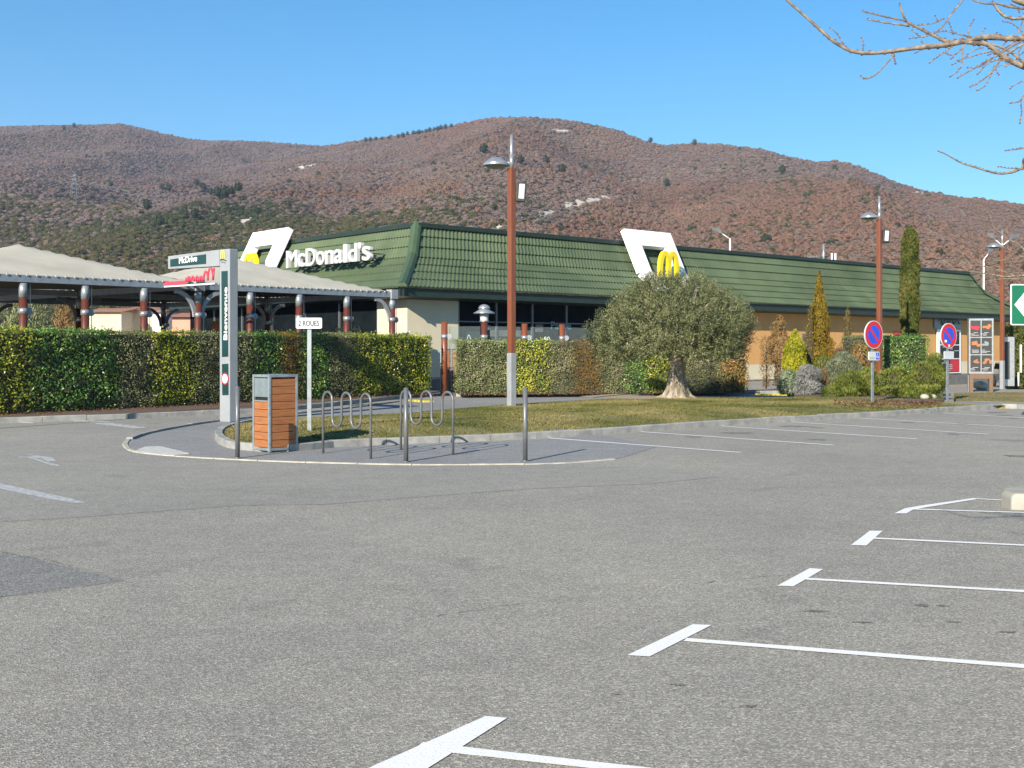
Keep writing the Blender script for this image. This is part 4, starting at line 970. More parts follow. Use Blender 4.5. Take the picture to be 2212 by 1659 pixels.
for i in range(4):
    a, c = line_pts[i], line_pts[i+1]; dr = (c-a).normalized(); a2 = a+dr*.2; c2 = c-dr*.2; n_ = Vector((-dr.y, dr.x, 0))*.006
    lb = ('clear glass wind screen between the free standing post and the lantern', 'clear glass wind screen right of the lantern', 'clear glass wind screen between the two short brown posts', 'clear glass wind screen behind the olive crown')[i]
    r_ = empty('wind_screen', (a2.x, a2.y, .05), 0, lb, 'glass screen', 'glass wind screens on the terrace')
    b = MB(); z0, z1 = .95, 2.5
    b.add([a2+n_+Vector((0,0,z0)), c2+n_+Vector((0,0,z0)), c2+n_+Vector((0,0,z1)), a2+n_+Vector((0,0,z1)), a2-n_+Vector((0,0,z0)), c2-n_+Vector((0,0,z0)), c2-n_+Vector((0,0,z1)), a2-n_+Vector((0,0,z1))], [(0,1,2,3),(7,6,5,4),(3,2,6,7),(0,4,5,1),(0,3,7,4),(1,5,6,2)])
    b.build('glass_sheet', M['clear'], r_, True)
    b = MB(); b.bar(a2+Vector((0,0,.93)), c2+Vector((0,0,.93)), .04, .05); b.build('bottom_rail', M['grey_metal'], r_, True)
# rail across the gap and the timber gate unit
D = 45.3; gpos = Vector(((966-CX)/F*D, D, .02))
GT = empty('timber_cabinet', gpos, 0, 'orange timber cabinet with metal edge standing in the entrance gap', 'cabinet')
x0 = (952-966)/F*D; x1 = (1003-966)/F*D; zt2 = H+(HY-752)/F*D
b = MB(); b.box(((x0+x1)/2, .28, zt2/2), (x1-x0-.02, .5, zt2-.1)); b.build('carcass', M['dark_metal'], GT)
for i in range(10):
    for xa, xb in ((x0+.03, (969-966)/F*D), ((977.5-966)/F*D, x1)): b = MB(); zz = .2+i*(zt2-.3)/10; b.box(((xa+xb)/2, .015, zz+.07), (xb-xa, .025, (zt2-.3)/10-.01)); b.build('board', M['gate_wood'], GT)
b = MB(); b.box(((x0+x1)/2, .25, zt2-.02), (x1-x0+.04, .56, .05)); b.box((x0, .02, zt2/2), (.04, .05, zt2)); b.box(((975-966)/F*D, .0, zt2/2), (.03, .04, zt2)); b.build('metal_edge', M['galv'], GT)
# small high table in the gap
D = 44.6; tp3 = Vector(((925-CX)/F*D, D, .02)); TB = empty('bar_table', tp3, 0, 'small metal table with one white leg in the entrance gap', 'table')
b = MB(); b.tube([(0,0,0),(0,0,.55)], [.05,.035], 10); b.build('leg', M['white'], TB); b = MB(); b.box((.25,.1,.58), (.9,.5,.04)); b.build('table_top', M['galv'], TB)
# handrail wires of chair backs peeping over the hedges (wire chairs)
for i, (x, D, zt4) in enumerate(((678,47,2.06+.15),(684.5,47,2.2),(800,46.5,2.2),(806.5,46.5,2.2),(1013,47,2.25),(1178,49,2.2),(1185,49,2.2),(568,46,2.2))):
    p = Vector(((x-CX)/F*D, D, .05)); q = empty('wire_chair', p, 0, ('wire chair back left of the two wheelers plate post', 'wire chair back just behind the two wheelers plate post', 'wire chair back left of the last canopy post', 'wire chair back nearest the cream corner', 'wire chair back behind the pale green hedge by the lantern', 'left wire chair back between the short brown posts', 'right wire chair back between the short brown posts', 'wire chair back just right of the welcome mast')[i], 'chair', 'wire chairs on the terrace')
    pts = [(-.13+.26*j/10, 0, 1.3+(zt4-.05-1.3)*math.sin(math.pi*j/10)**.6) for j in range(11)]
    b = MB(); b.tube([(-.13,0,0)]+pts+[(.13,0,0)], .018, 6); b.build('wire_back', M['plate'], q)
    b = MB(); b.box((0,.22,.75), (.4,.42,.04)); b.build('seat', M['plate'], q); b = MB(); b.tube([(0,.40,0),(0,.40,.75)], .02, 6); b.build('leg', M['plate'], q)

# ---------------- menu boards ----------------
D = 47.6
def board(x0, x1, ytop, ybot, ybase, D, yaw, label, rows, cols, base):
    p = Vector(((x0-CX)/F*D, D, 0)); p.z = gz(p.x, p.y); r_ = empty('menu_board', p, yaw, label, 'menu board'); return r_, p
MBd = empty('menu_board', Vector(((2092.5-CX)/F*D, D, .0)), R(-14), 'standing menu board of six dark food panels beside the far lamp post', 'menu board')
w_ = 51/F*D; z1 = H+(HY-688)/F*D; z0 = H+(HY-808)/F*D; dpt = .5
b = MB(); b.box((w_/2, dpt/2, (z0+z1)/2), (w_, dpt, z1-z0)); b.build('cabinet', M['silver'], MBd, bevel=.02)
b = MB(); b.box((.10,.1,z0/2), (.14,.2,z0)); b.box((w_-.10,.1,z0/2), (.14,.2,z0)); b.box((w_/2,.1,z0-.09), (w_-.34,.2,.18)); b.build('timber_base', mat('brown board', (.15,.085,.045), None, 5, .6), MBd)
b = MB(); b.box((w_-.08,dpt-.12,z0/2), (.16,.2,z0)); b.box((.09,dpt-.12,z0/2), (.16,.2,z0)); b.build('rear_leg', M['silver'], MBd)
pw = (w_-.12)/2; ph = (z1-z0-.14)/3; fc = [('red', (.5,.1)), ('gate_wood', (.5,.2)), ('gate_wood', (.5,.1)), ('bin_lid', (.5,.1)), ('bin_wood', (.5,.1)), ('bin_wood', (.5,.1))]
for i in range(6):
    cx_ = .05+pw*(i % 2+.5)+.01*(i % 2); cz_ = z1-.06-ph*(i//2+.5)
    b = MB(); b.box((cx_, -.004, cz_), (pw-.03, .012, ph-.04)); f_ = b.build('food_panel', M['black'], MBd)
    b = MB(); random.seed(i)
    for k in range(7): a = random.random()*6.28; rr = .1*random.random(); b.sheet(Vector((cx_+rr*math.cos(a)*1.6, -.011-.0004*k, cz_+.07+rr*math.sin(a))), ex, ey, ez, [(.08*random.uniform(.6,1)*math.cos(j*.785), .055*random.uniform(.6,1)*math.sin(j*.785)) for j in range(8)], .0003)
    b.build('dish_picture', M[fc[i][0]], f_)
    b = MB()
    for k in range(3): b.box((cx_-.08+random.uniform(-.05,.1), -.011, cz_-.16-.05*k), (random.uniform(.12,.3), .002, .014))
    b.build('menu_text', M['plate'], f_)
random.seed(11)
# wall menu poster and script board on the orange wall
sa, sb_ = su(2021), su(2072); MW = empty('wall_menu', W0+u*sa, 0, 'white framed dark menu poster hung on the orange wall below a script board', 'poster')
Dm = (W0+u*sa).y
def wz(y): return H+(HY-y)/F*((W0+u*(sa+sb_)/2).y)
def wp(name, s0, s1, ya, yb, m, off): return wallseg(name, W0, u, nr, s0, s1, wz(yb), wz(ya), m, t=.05, off=off, parent=MW)
wp('poster_frame', sa, sb_, 712, 806, 'white', .12)
for k in range(3):
    y0_ = 716+k*30; wp('poster_panel', sa+.35, sb_-.25, y0_, y0_+27.5, 'black', .14)
    if k == 2: wp('red_offer', sa+1.6, sb_-.25, y0_+2, y0_+26, 'red', .143)
    for j in range(6):
        q = sa+.5+random.random()*(sb_-sa-1.4); wp('menu_text', q, q+random.uniform(.25,.7), y0_+3+j*4, y0_+4.4+j*4, 'plate', .147)
wp('script_board', sa-.3, sb_+.1, 672, 711, 'bin_lid', .10)
b = MB(); c0 = W0+u*(sa+.1)+nr*.155; zz = wz(705)
pts = [];
for i in range(60): tt = i/59; pts.append(c0+u*(tt*(sb_-sa-.3))+Vector((0,0,zz+.35+.30*math.sin(tt*24)*(1-.45*tt))))
b.tube(pts, .03, 5); b.build('script_line', M['black'], MW, True)
# order point behind the menu board
D = 61.0; OP = empty('order_point', Vector(((2157-CX)/F*D, D, gz(23,56))), R(-10), 'silver drive order cabinet just behind the far lamp post', 'cabinet')
b = MB(); b.box((.45,.2,1.25), (.65,.4,2.5)); b.build('cabinet', M['silver'], OP, bevel=.02); b = MB(); b.box((.35,-.005,1.3), (.36,.02,1.9)); b.build('door', M['black'], OP)
b = MB(); b.box((1.1,.2,1.4), (.07,.2,1.4)); b.tube([(1.0,.2,0),(1.0,.2,.7)], .04, 8); b.build('pillar', M['white'], OP)

# blue car, mostly hidden
D = 72; CR = empty('parked_car', Vector(((2186-CX)/F*D, D, -.55)), R(78), 'dark blue car half hidden behind the menu boards and hedge', 'car')
prof_c = [(-2.0,.35),(-2.05,.8),(-1.7,.98),(-1.15,1.05),(-.75,1.42),(.7,1.46),(1.35,1.05),(1.95,.92),(2.05,.6),(2.0,.32)]
b = MB(); 
b.sheet(Vector((0,.82,0)), Vector((1,0,0)), Vector((0,0,1)), Vector((0,-1,0)), prof_c[::-1], 1.64); b.build('body', M['car_blue'], CR, bevel=.06)
b = MB(); 
for s in (.826, -.826): b.sheet(Vector((0,s+.006,0)), Vector((1,0,0)), Vector((0,0,1)), Vector((0,-1,0)), [(-1.05,1.05),(-.7,1.36),(.66,1.39),(1.15,1.05)][::-1], .012)
b.box((-1.02,0,1.24), (.02,1.3,.34), M=Matrix.Rotation(R(-42),3,'Y')); b.build('window', M['glass_dark'], CR)
for x in (-1.3, 1.3):
    for s in (.80, -.80):
        b = MB(); b.tube([(x,s-.1,.31),(x,s+.1,.31)], .31, 18); w2 = b.build('wheel', M['tyre'], CR); b = MB(); b.tube([(x,s-.11,.31),(x,s+.11,.31)], .19, 14); b.build('rim', M['silver'], w2)
for s in (.6,-.6): b = MB(); b.box((-2.045,s,.72), (.05,.3,.14)); b.build('headlight', M['plate'], CR)

# oil stains at the bay ends
for i, (x, y, w_, h_) in enumerate(((1590,935.5,42,1.6),(1497,944,20,1.3),(1715,921,40,1.8),(1765,924,20,1),(1960,913,18,1.2),(2170,897,22,1),(2190,904,14,1),(1770,950,22,2),(2150,891,30,1.5),(2080,915,14,1),
                                  (1760,1321,40,3),(1990,1308,26,3.5),(2035,1309,18,2.5),(2060,1344,22,2),(2175,1366,24,3),(1613,1527,30,4),(1466,1480,22,2.5),(1860,1345,26,2),(1330,1500,14,2),(2195,985,30,3),(2060,938,20,1.5),(330,1335,0,0))):
    if not w_: continue
    c_ = W(x, y); ax_ = w_/F*c_.y; ay_ = h_*c_.y*c_.y/(F*H); pts_ = []
    for k in range(26):
        a = k/26*6.2832; r_ = .55+.75*abs(noise.noise(Vector((math.cos(a)*1.7+i*5, math.sin(a)*1.7, i))))+random.uniform(-.1,.1); pts_.append((c_.x+ax_*r_*math.cos(a), c_.y+ay_*r_*math.sin(a)))
    struct(flat('oil_stain', pts_, .0034, M['asphalt_stain']))
for pts_ in ([(-60,1292),(0,1289),(60,1284),(130,1274),(190,1266),(235,1262),(272,1256)], [(0,1193),(60,1203),(110,1212),(150,1224),(210,1238),(262,1251)], [(940,1332),(1100,1308),(1270,1290)], [(1500,1262),(1660,1246),(1820,1240)]):
    P_ = [W(*q) for q in pts_]; pp = smooth_line(P_, 12); b = MB(); vs = []
    for i, q in enumerate(pp):
        t_ = (pp[min(i+1, len(pp)-1)]-pp[max(i-1, 0)]).normalized(); n_ = Vector((-t_.y, t_.x)); q = q+n_*random.gauss(0, .012); w_ = random.uniform(.0015, .008)*(q.y/11)*(1-.7*i/len(pp)); vs += [(q.x+n_.x*w_, q.y+n_.y*w_, .0044), (q.x-n_.x*w_, q.y-n_.y*w_, .0044)]
    b.add(vs, [(2*i+1, 2*i+3, 2*i+2, 2*i) for i in range(len(pp)-1)]); struct(b.build('crack', M['asphalt_stain']))
# concrete block at the right
cb = W(2185, 1101, 0); CB = MB()
pl4 = [(0,0),(.0,.30),(.10,.56),(.26,.66),(1.4,.60),(1.4,-.14)]
vs = []; n = len(pl4)
for z, ins in ((0, 0), (.13, .0), (.17, .05)):
    for x, y in pl4: cx_, cy_ = .7, .25; f = 1-ins; vs.append((cx_+(x-cx_)*f, cy_+(y-cy_)*f, z))
CB.add(vs, [tuple(range(2*n, 3*n))]+[(k*n+i, k*n+(i+1) % n, (k+1)*n+(i+1) % n, (k+1)*n+i) for k in range(2) for i in range(n)])
o = CB.build('concrete_block', M['concrete'], None, bevel=.02); o.location = cb; o.rotation_euler = (0,0,R(-3)); tag(o, 'pale concrete kerb block at the end of the painted bay line', 'concrete block')

# ---------------- planting ----------------
LM = {
 'laurel_yellow': leafmat('laurel yellow green', [(0.075,0.127,0.015), (0.194,0.253,0.022), (0.387,0.402,0.037), (0.595,0.565,0.075)], .32, .5, .3),
 'laurel_green': leafmat('laurel green', [(0.038,0.095,0.017), (0.073,0.168,0.030), (0.168,0.294,0.053), (0.316,0.420,0.106)], .3, .5, .25),
 'small_grey': leafmat('small grey green', [(0.070,0.082,0.035), (0.154,0.177,0.070), (0.261,0.284,0.119), (0.378,0.331,0.189)], .5, .3, .2),
 'brown_orange': leafmat('orange brown foliage', [(0.084,0.084,0.017), (0.196,0.119,0.021), (0.294,0.154,0.028), (0.140,0.140,0.028)], .6, .2, .3),
 'light': leafmat('light euonymus', [(0.069,0.104,0.023), (0.150,0.197,0.058), (0.277,0.312,0.127), (0.393,0.404,0.208)], .4, .4, .25),
 'photinia': leafmat('photinia', [(0.070,0.098,0.021), (0.196,0.168,0.028), (0.420,0.168,0.042), (0.308,0.280,0.056)], .35, .5, .3),
 'olive': leafmat('olive leaf', [(.045,.06,.02), (.10,.118,.045), (.175,.185,.08), (.32,.32,.165)], .45, .4, .2),
 'thuja_orange': leafmat('orange green thuja', [(.10,.08,.008), (.20,.135,.012), (.29,.19,.015), (.15,.13,.015)], .6, .2, .25),
 'thuja_yellow': leafmat('yellow thuja', [(.12,.14,.008), (.25,.26,.012), (.42,.39,.02), (.50,.46,.04)], .6, .2, .25),
 'brown': leafmat('dry brown foliage', [(.12,.08,.03), (.22,.13,.05), (.30,.19,.08), (.17,.14,.05)], .7, .2, .3),
 'browngreen': leafmat('brownish conifer', [(.08,.08,.02), (.16,.12,.04), (.25,.17,.06), (.13,.13,.04)], .7, .2, .3),
 'cypress': leafmat('cypress', [(.035,.05,.01), (.08,.095,.018), (.13,.14,.03), (.19,.15,.05)], .6, .2, .2),
 'greygreen': leafmat('grey green bush', [(.08,.10,.05), (.13,.15,.08), (.20,.22,.13), (.27,.28,.19)], .6, .2, .2),
 'silver': leafmat('silver bush', [(0.122,0.130,0.115), (0.202,0.209,0.194), (0.288,0.295,0.288), (0.360,0.360,0.360)], .7, .2, .2),
 'pine': leafmat('mugo pine', [(0.034,0.057,0.009), (0.086,0.115,0.014), (0.161,0.184,0.023), (0.253,0.253,0.046)], .5, .3, .25),
 'bluespruce': leafmat('blue green conifer', [(0.075,0.105,0.045), (0.150,0.195,0.105), (0.255,0.300,0.195), (0.360,0.405,0.285)], .6, .2, .2),
 'darkred': leafmat('dark red shrub', [(.05,.03,.02), (.12,.05,.035), (.16,.09,.04), (.09,.09,.03)], .6, .2, .2),
}
def core_box(name, o, di, nn, s0, s1, d0, d1, z0, z1, m, parent, seg=.22):
    # lumpy closed core: grid box with noise
    nx_ = max(2, int((s1-s0)/seg)); ny_ = max(2, int((d1-d0)/seg)); nz_ = max(2, int((z1-z0)/seg))
    bm = bmesh.new(); bmesh.ops.create_cube(bm, size=1); bmesh.ops.subdivide_edges(bm, edges=bm.edges, cuts=max(3, nz_), use_grid_fill=True)
    for v_ in bm.verts:
        s = s0+(v_.co.x+.5)*(s1-s0); d = d0+(v_.co.y+.5)*(d1-d0); z = z0+(v_.co.z+.5)*(z1-z0)
        p = o+di*s+nn*d; p.z = z; k = noise.noise(p*3.1)*.07; v_.co = p+Vector((k, -k, k*.7 if v_.co.z > -.49 else 0))
    me = bpy.data.meshes.new(name); bm.to_mesh(me); bm.free(); me.materials.append(m); return link(name, me, parent, True)
def hedge(name, label, o, di, nn, L, depth, h0, h1, z0, secs, ends=(True, True), gaps=True):
    rt = empty(name, (o.x, o.y, z0), 0, label, 'hedge'); D_ = np.array(di); N_ = np.array(nn); O_ = np.array((o.x, o.y, 0))
    s = 0
    for (x1, kind) in secs:
        s1 = x1; w = s1-s; hm = h0+(h1-h0)*((s+s1)/2)/L
        big = kind in ('laurel_yellow', 'laurel_green', 'photinia'); lf = .074 if big else (.055 if kind == 'light' else .045)
        dens = 680 if big else (850 if kind == 'light' else 1150)
        area = w*h0; n = int(dens*area)
        # front
        S = np.clip(rng.uniform(s, s1, n)+rng.normal(0, .14, n), -.06, L+.06); Z = rng.uniform(.02, hm, n); dep = np.abs(rng.normal(0, .055, n))
        bump = np.array([noise.noise(Vector((a*1.6, b_*1.6, 1.3)))*.07+noise.noise(Vector((a*5, b_*5, 7)))*.05 for a, b_ in zip(S, Z)])
        low = np.clip((.30-Z)/.30, 0, 1)*.08
        hh = np.array([noise.noise(Vector((a*1.3, 4.4, 0)))*.07 for a in S]); Z = Z*(1+hh/hm)
        P = O_+D_*S[:, None]+N_*(dep+bump+low)[:, None]; P[:, 2] = z0+Z
        N = -N_*1.0+rng.normal(0, .55, (n, 3))+[0, 0, .25]
        Ps = [P]; Ns = [N]
        # top
        n2_ = int(dens*.7*w*depth); S = rng.uniform(s-.05, s1+.05, n2_); d = rng.uniform(0, depth, n2_); P = O_+D_*S[:, None]+N_*d[:, None]
        hh = np.array([noise.noise(Vector((a*1.3, 4.4, 0)))*.07+noise.noise(Vector((a*4, b_*4, 2)))*.05 for a, b_ in zip(S, d)])
        P[:, 2] = z0+hm+hh-np.abs(rng.normal(0, .04, n2_)); Ps.append(P); Ns.append(rng.normal(0, .6, (n2_, 3))+[0, 0, 1])
        # sprigs above the top
        n5 = int(30*w); S = rng.uniform(s, s1, n5); d = rng.uniform(0, depth, n5); P = O_+D_*S[:, None]+N_*d[:, None]; P[:, 2] = z0+hm+rng.uniform(0, .10, n5); Ps.append(P); Ns.append(rng.normal(0, 1, (n5, 3)))
        # back (sparser)
        n3 = int(n*.35); S = rng.uniform(s, s1, n3); P = O_+D_*S[:, None]+N_*(depth+rng.normal(0, .06, n3))[:, None]; P[:, 2] = z0+rng.uniform(.05, hm, n3); Ps.append(P); Ns.append(N_+rng.normal(0, .5, (n3, 3)))
        for flag, sv, sg_ in ((ends[0] and s == 0, s, -1), (ends[1] and abs(s1-L) < 1e-3, s1, 1)):
            if flag:
                n4 = int(dens*depth*hm); d = rng.uniform(0, depth, n4); P = O_+D_*(sv+rng.normal(0, .07, n4)+sg_*.02)[:, None]+N_*d[:, None]; P[:, 2] = z0+rng.uniform(.05, hm, n4); Ps.append(P); Ns.append(D_*sg_+rng.normal(0, .5, (n4, 3)))
        P = np.concatenate(Ps); N = np.concatenate(Ns); n = len(P)
        cl = np.array([noise.noise(Vector(p)*2.3) for p in P]); r_ = np.clip(.42+.55*cl+rng.normal(0, .20, n), 0, 1)
        sh = leaves('shrub', P, N, rng.uniform(.7, 1.25, n)*lf, .5 if big else .55, LM[kind], axis=rng.normal(0, .8, (n, 3))+[0, 0, .5], parent=rt, world=True, rnd=r_)
        core_box('branches', o, di, nn, s+.0, s1-.0, .15, depth-.12, z0, z0+hm-.12, M['twig'], sh)
        s = s1
    return rt
def px_s(x, o=hA, di=hd):
    t = (x-CX)/F; return (t*o.y-o.x)/(di.x-t*di.y)
off_ = 4.2
hO = hA-hd*off_-hn*.22
secs = [(-150,'laurel_green'), (-60,'small_grey'), (60,'laurel_yellow'), (150,'laurel_green'), (245,'laurel_green'), (322,'small_grey'), (410,'laurel_yellow'), (470,'small_grey'), (535,'small_grey'), (600,'laurel_green'), (640,'brown_orange'), (700,'laurel_green'), (760,'small_grey'), (850,'laurel_yellow')]
secs = [(px_s(x)+off_, k) for x, k in secs]+[(hL+off_, 'laurel_yellow')]
hedge('clipped_hedge', 'long mixed clipped hedge in yellow, dark green and brown stretches beside the drive lane', hO, hd, hn, hL+off_, 1.25, 2.08, 2.06, .118, secs, ends=(True, True))
secs2 = [(1050,'light'), (1100,'light'), (1185,'laurel_yellow'), (1240,'small_grey'), (1295,'brown_orange'), (1350,'small_grey'), (1400,'laurel_green'), (1460,'laurel_yellow'), (1510,'small_grey'), (1560,'small_grey'), (1640,'photinia')]
def s2(x): return px_s(x, h2A, d2)
LL2 = s2(1612)
secs2 = [(min(s2(x), LL2), k) for x, k in secs2]; secs2[-1] = (LL2, 'photinia')
hedge('clipped_hedge', 'shorter mixed hedge starting pale green right of the entrance and ending behind the olive tree', h2A, d2, n2, LL2, 1.3, 1.92, 1.72, .118, secs2)

def crown(name, c, fn_r, h, n, leaf, asp, m, parent, up=.5, shell=.35, lump=.18, lsc=2.0, core=True, core_m=None, zmin=0.0, outn=.8, seed=0):
    # crown around a vertical profile r(z/h); leaves fill a shell with lumps
    Z = rng.random(n); A = rng.uniform(0, 2*math.pi, n); rr = np.array([fn_r(z) for z in Z])
    # favour wide heights
    keep = rng.random(n) < np.clip(rr/max(rr.max(), 1e-6), .12, 1); Z, A, rr = Z[keep], A[keep], rr[keep]; n = len(Z)
    dx, dy = np.cos(A), np.sin(A)
    lp_ = np.array([noise.noise(Vector((x*rx*lsc+seed, y*rx*lsc, z*h*lsc))) for x, y, z, rx in zip(dx, dy, Z, rr)])+.5*np.array([noise.noise(Vector((x*rx*lsc*2.7+seed, y*rx*lsc*2.7, z*h*lsc*2.7))) for x, y, z, rx in zip(dx, dy, Z, rr)])
    f = 1-np.abs(rng.normal(0, shell*.5, n)); rad = rr*np.clip(f, .15, 1)*(1+lump*lp_*1.6)
    P = np.stack([c[0]+dx*rad, c[1]+dy*rad, c[2]+zmin+Z*h+lump*.5*lp_*rr], 1)
    N = np.stack([dx*outn, dy*outn, np.full(n, .35)], 1)+rng.normal(0, .55, (n, 3))
    ax = rng.normal(0, .5, (n, 3))+np.stack([dx*.5, dy*.5, np.full(n, up*2)], 1)
    r_ = np.clip(.45+.5*lp_+rng.normal(0, .2, n)+.0*Z, 0, 1)
    o = leaves(name, P, N, rng.uniform(.7, 1.3, n)*leaf, asp, m, axis=ax, parent=parent, world=True, rnd=r_)
    if core:
        b = MB(); k = 12; prof_ = [(max(.01, fn_r(i/k)*(.62)), zmin+h*(.02+.93*i/k)) for i in range(k+1)]
        b.lathe(Vector(c), prof_, 14)
        b.v = [tuple(Vector(q)+Vector((noise.noise(Vector(q)*2), noise.noise(Vector(q)*2+Vector((9,0,0))), 0))*.12*fn_r(.4)) for q in b.v]
        b.build('inner_branches', core_m or M['twig'], o, True)
    return o
def shrub(name, x, ybase, y_top, halfw, D, prof_, label, m, n, leaf=.07, asp=.4, up=.6, lump=.18, lsc=2.2, trunk=None, cat='shrub', z0=.12, gapz=0.0, group=None, shell=.35, core=True):
    X = (x-CX)/F*D; ztop = H+(HY-y_top)/F*D; r = halfw/F*D; rt = empty(name, (X, D, z0), 0, label, cat, group)
    h = ztop-z0-gapz
    crown('crown', (X, D, z0+gapz), lambda t: r*prof_(t), h, n, leaf, asp, LM[m], rt, up=up, lump=lump, lsc=lsc, shell=shell, core=core, seed=x*.37)
    b = MB(); b.tube([(X,D,z0-.05),(X+.02,D,z0+gapz+h*.5),(X,D,z0+gapz+h*.92)], [max(.03, r*.10), .03, .01], 7); b.build('trunk', M['twig'] if trunk is None else M[trunk], rt, True)
    return rt
dome = lambda t: math.sqrt(max(0, 1-(max(0, t-.25)/.75)**2))*(.72+.28*min(1, t/.25))
cone = lambda t: (1-t)**.8*(min(1, .55+t*2.2))
def tallthuja(t): return (1.0 if t < .12 else 1-(t-.12)*.30/.28) if t < .40 else (.70-.28*(t-.40)/.25 if t < .65 else .42*((1-t)/.35)**.75)
egg = lambda t: math.sin(math.pi*min(1, (t*.86+.14)))**.75
col = lambda t: (.78+.22*math.sin(t*7)**2*.4+.12*(1-t))*(1 if t < .9 else ((1-t)/.1)**.5)
shrub('conifer', 1684, 795, 682, 25, 50.5, lambda t: (.25+.75*math.sin(math.pi*min(1, t*1.05))**.8) if t > .3 else .45, 'half dead brown conifer against the orange wall, left of the yellow egg shaped thuja', 'brown', 5200, .10, .35, trunk='bark', lump=.35, cat='conifer', core=False)
shrub('dry_shrub', 1655, 800, 728, 14, 49.5, lambda t: .6+.4*math.sin(3*t), 'thin dry brown shrub with bare twigs next to the photinia end of the hedge', 'brown', 1300, .09, .3, lump=.5, core=False)
shrub('thuja', 1717, 803, 712, 27, 46.0, egg, 'bright yellow green egg shaped thuja', 'thuja_yellow', 15000, .07, .35, up=1.2, lump=.10, cat='conifer', shell=.2)
th = shrub('thuja', 1770, 805, 588, 37, 47.5, tallthuja, 'tall pointed orange green thuja with a small side spire', 'thuja_orange', 21000, .085, .4, up=1.0, lump=.22, lsc=2.6, cat='conifer', shell=.25)
Xs = (1751-CX)/F*47.2; crown('side_crown', (Xs, 47.2, 1.2), lambda t: .27*(1-t)**.6+.03, H+(HY-660)/F*47.2-1.2, 1500, .08, .4, LM['thuja_orange'], th, up=1, lump=.2)
shrub('conifer', 1831, 790, 664, 24, 49.0, cone, 'sparse brownish pointed conifer between the tall thuja and the no parking sign', 'browngreen', 4600, .09, .35, lump=.4, cat='conifer', shell=.5)
cy = shrub('cypress', 1966, 850, 491, 22.5, 53.0, col, 'very tall slim dark green cypress column behind the clipped laurel', 'cypress', 42000, .10, .35, up=1.6, lump=.16, lsc=1.8, cat='cypress', shell=.22)
# clipped laurel block
D = 47.0; xa, xb = (1858-CX)/F*D, (2015-CX)/F*D; bo_ = Vector((xa, D, 0))
hedge('clipped_laurel', 'clipped laurel block with big glossy leaves in front of the cypress', bo_, Vector((.98, .2, 0)).normalized(), Vector((-.2, .98, 0)).normalized(), (xb-xa)*1.02, 1.5, 2.12, 2.10, .12, [((xb-xa)*.3, 'small_grey'), ((xb-xa)*1.02, 'laurel_green')])
shrub('bush', 1820, 838, 762, 46, 42.0, dome, 'rounded grey green lavender like bush behind the mugo pines', 'greygreen', 15000, .08, .22, up=1.4, lump=.10)
shrub('bush', 1812, 800, 748, 16, 46.0, dome, 'small dark red shrub between the two pointed conifers', 'darkred', 1800, .07, .4)
shrub('bush', 1778, 815, 768, 32, 44.0, dome, 'feathery light green shrub at the foot of the tall thuja', 'pine', 4200, .09, .25, up=1.2, lump=.3)
shrub('dwarf_conifer', 1704, 846, 800, 27, 42.0, dome, 'low blue green spreading conifer at the left end of the shrub bed', 'bluespruce', 5200, .08, .35, up=.3, lump=.35)
shrub('silver_bush', 1745, 860, 788, 33, 39.0, dome, 'silvery white bush at the front left of the shrub bed', 'silver', 9000, .06, .3, up=.7, lump=.3)
shrub('bush', 1777, 855, 795, 16, 40.0, dome, 'thin brown twiggy shrub just right of the silver bush', 'brown', 1600, .06, .3, lump=.3)
shrub('dwarf_conifer', 1795, 868, 832, 29, 37.0, dome, 'low dark green dwarf conifer at the front of the shrub bed', 'pine', 7000, .05, .3, up=.3, lump=.25)
for i, (x, yt, hw, D, lb) in enumerate(((1835,802,34,37.5,'yellow green mugo pine left of the wheelchair no parking post'), (1872,795,30,38.5,'mugo pine directly behind the wheelchair no parking post'), (1935,795,42,38.0,'broad mugo pine right of the wheelchair no parking post'),
                                     (2000,782,42,40.0,'tall mugo pine at the right end of the shrub bed'), (1990,835,44,36.0,'low mugo pine spreading over white stones'), (2020,765,24,43.0,'light green pine peeping above the last mugo pine'))):
    shrub('mugo_pine', x, 872, yt, hw, D, dome, lb, 'pine', 9500, .085, .22, up=1.3, lump=.42, lsc=2.4, group='mugo pines of the shrub bed')
shrub('bush', 1858, 790, 742, 26, 45.5, dome, 'reddish green shrub half hidden by the wheelchair no parking sign', 'photinia', 2600, .08, .4)
# thuja hedge at far right and hedge beyond the terrace
D = 66; shrub('thuja_hedge', 2222, 830, 688, 50, D, lambda t: .92+.08*math.sin(9*t) if t < .9 else .8, 'olive green conifer hedge at the right edge behind the far lamp post', 'cypress', 26000, .12, .4, up=1, cat='hedge', z0=-.6, lump=.12)
hedge('far_hedge', 'yellow green clipped hedge seen through the left canopy', Vector((-24, 52, 0)), Vector((1, .25, 0)).normalized(), Vector((-.25, 1, 0)).normalized(), 14, 1.2, 2.1, 2.1, 0, [(3.5,'laurel_yellow'), (6.0,'laurel_yellow'), (9,'laurel_green'), (14,'laurel_green')])
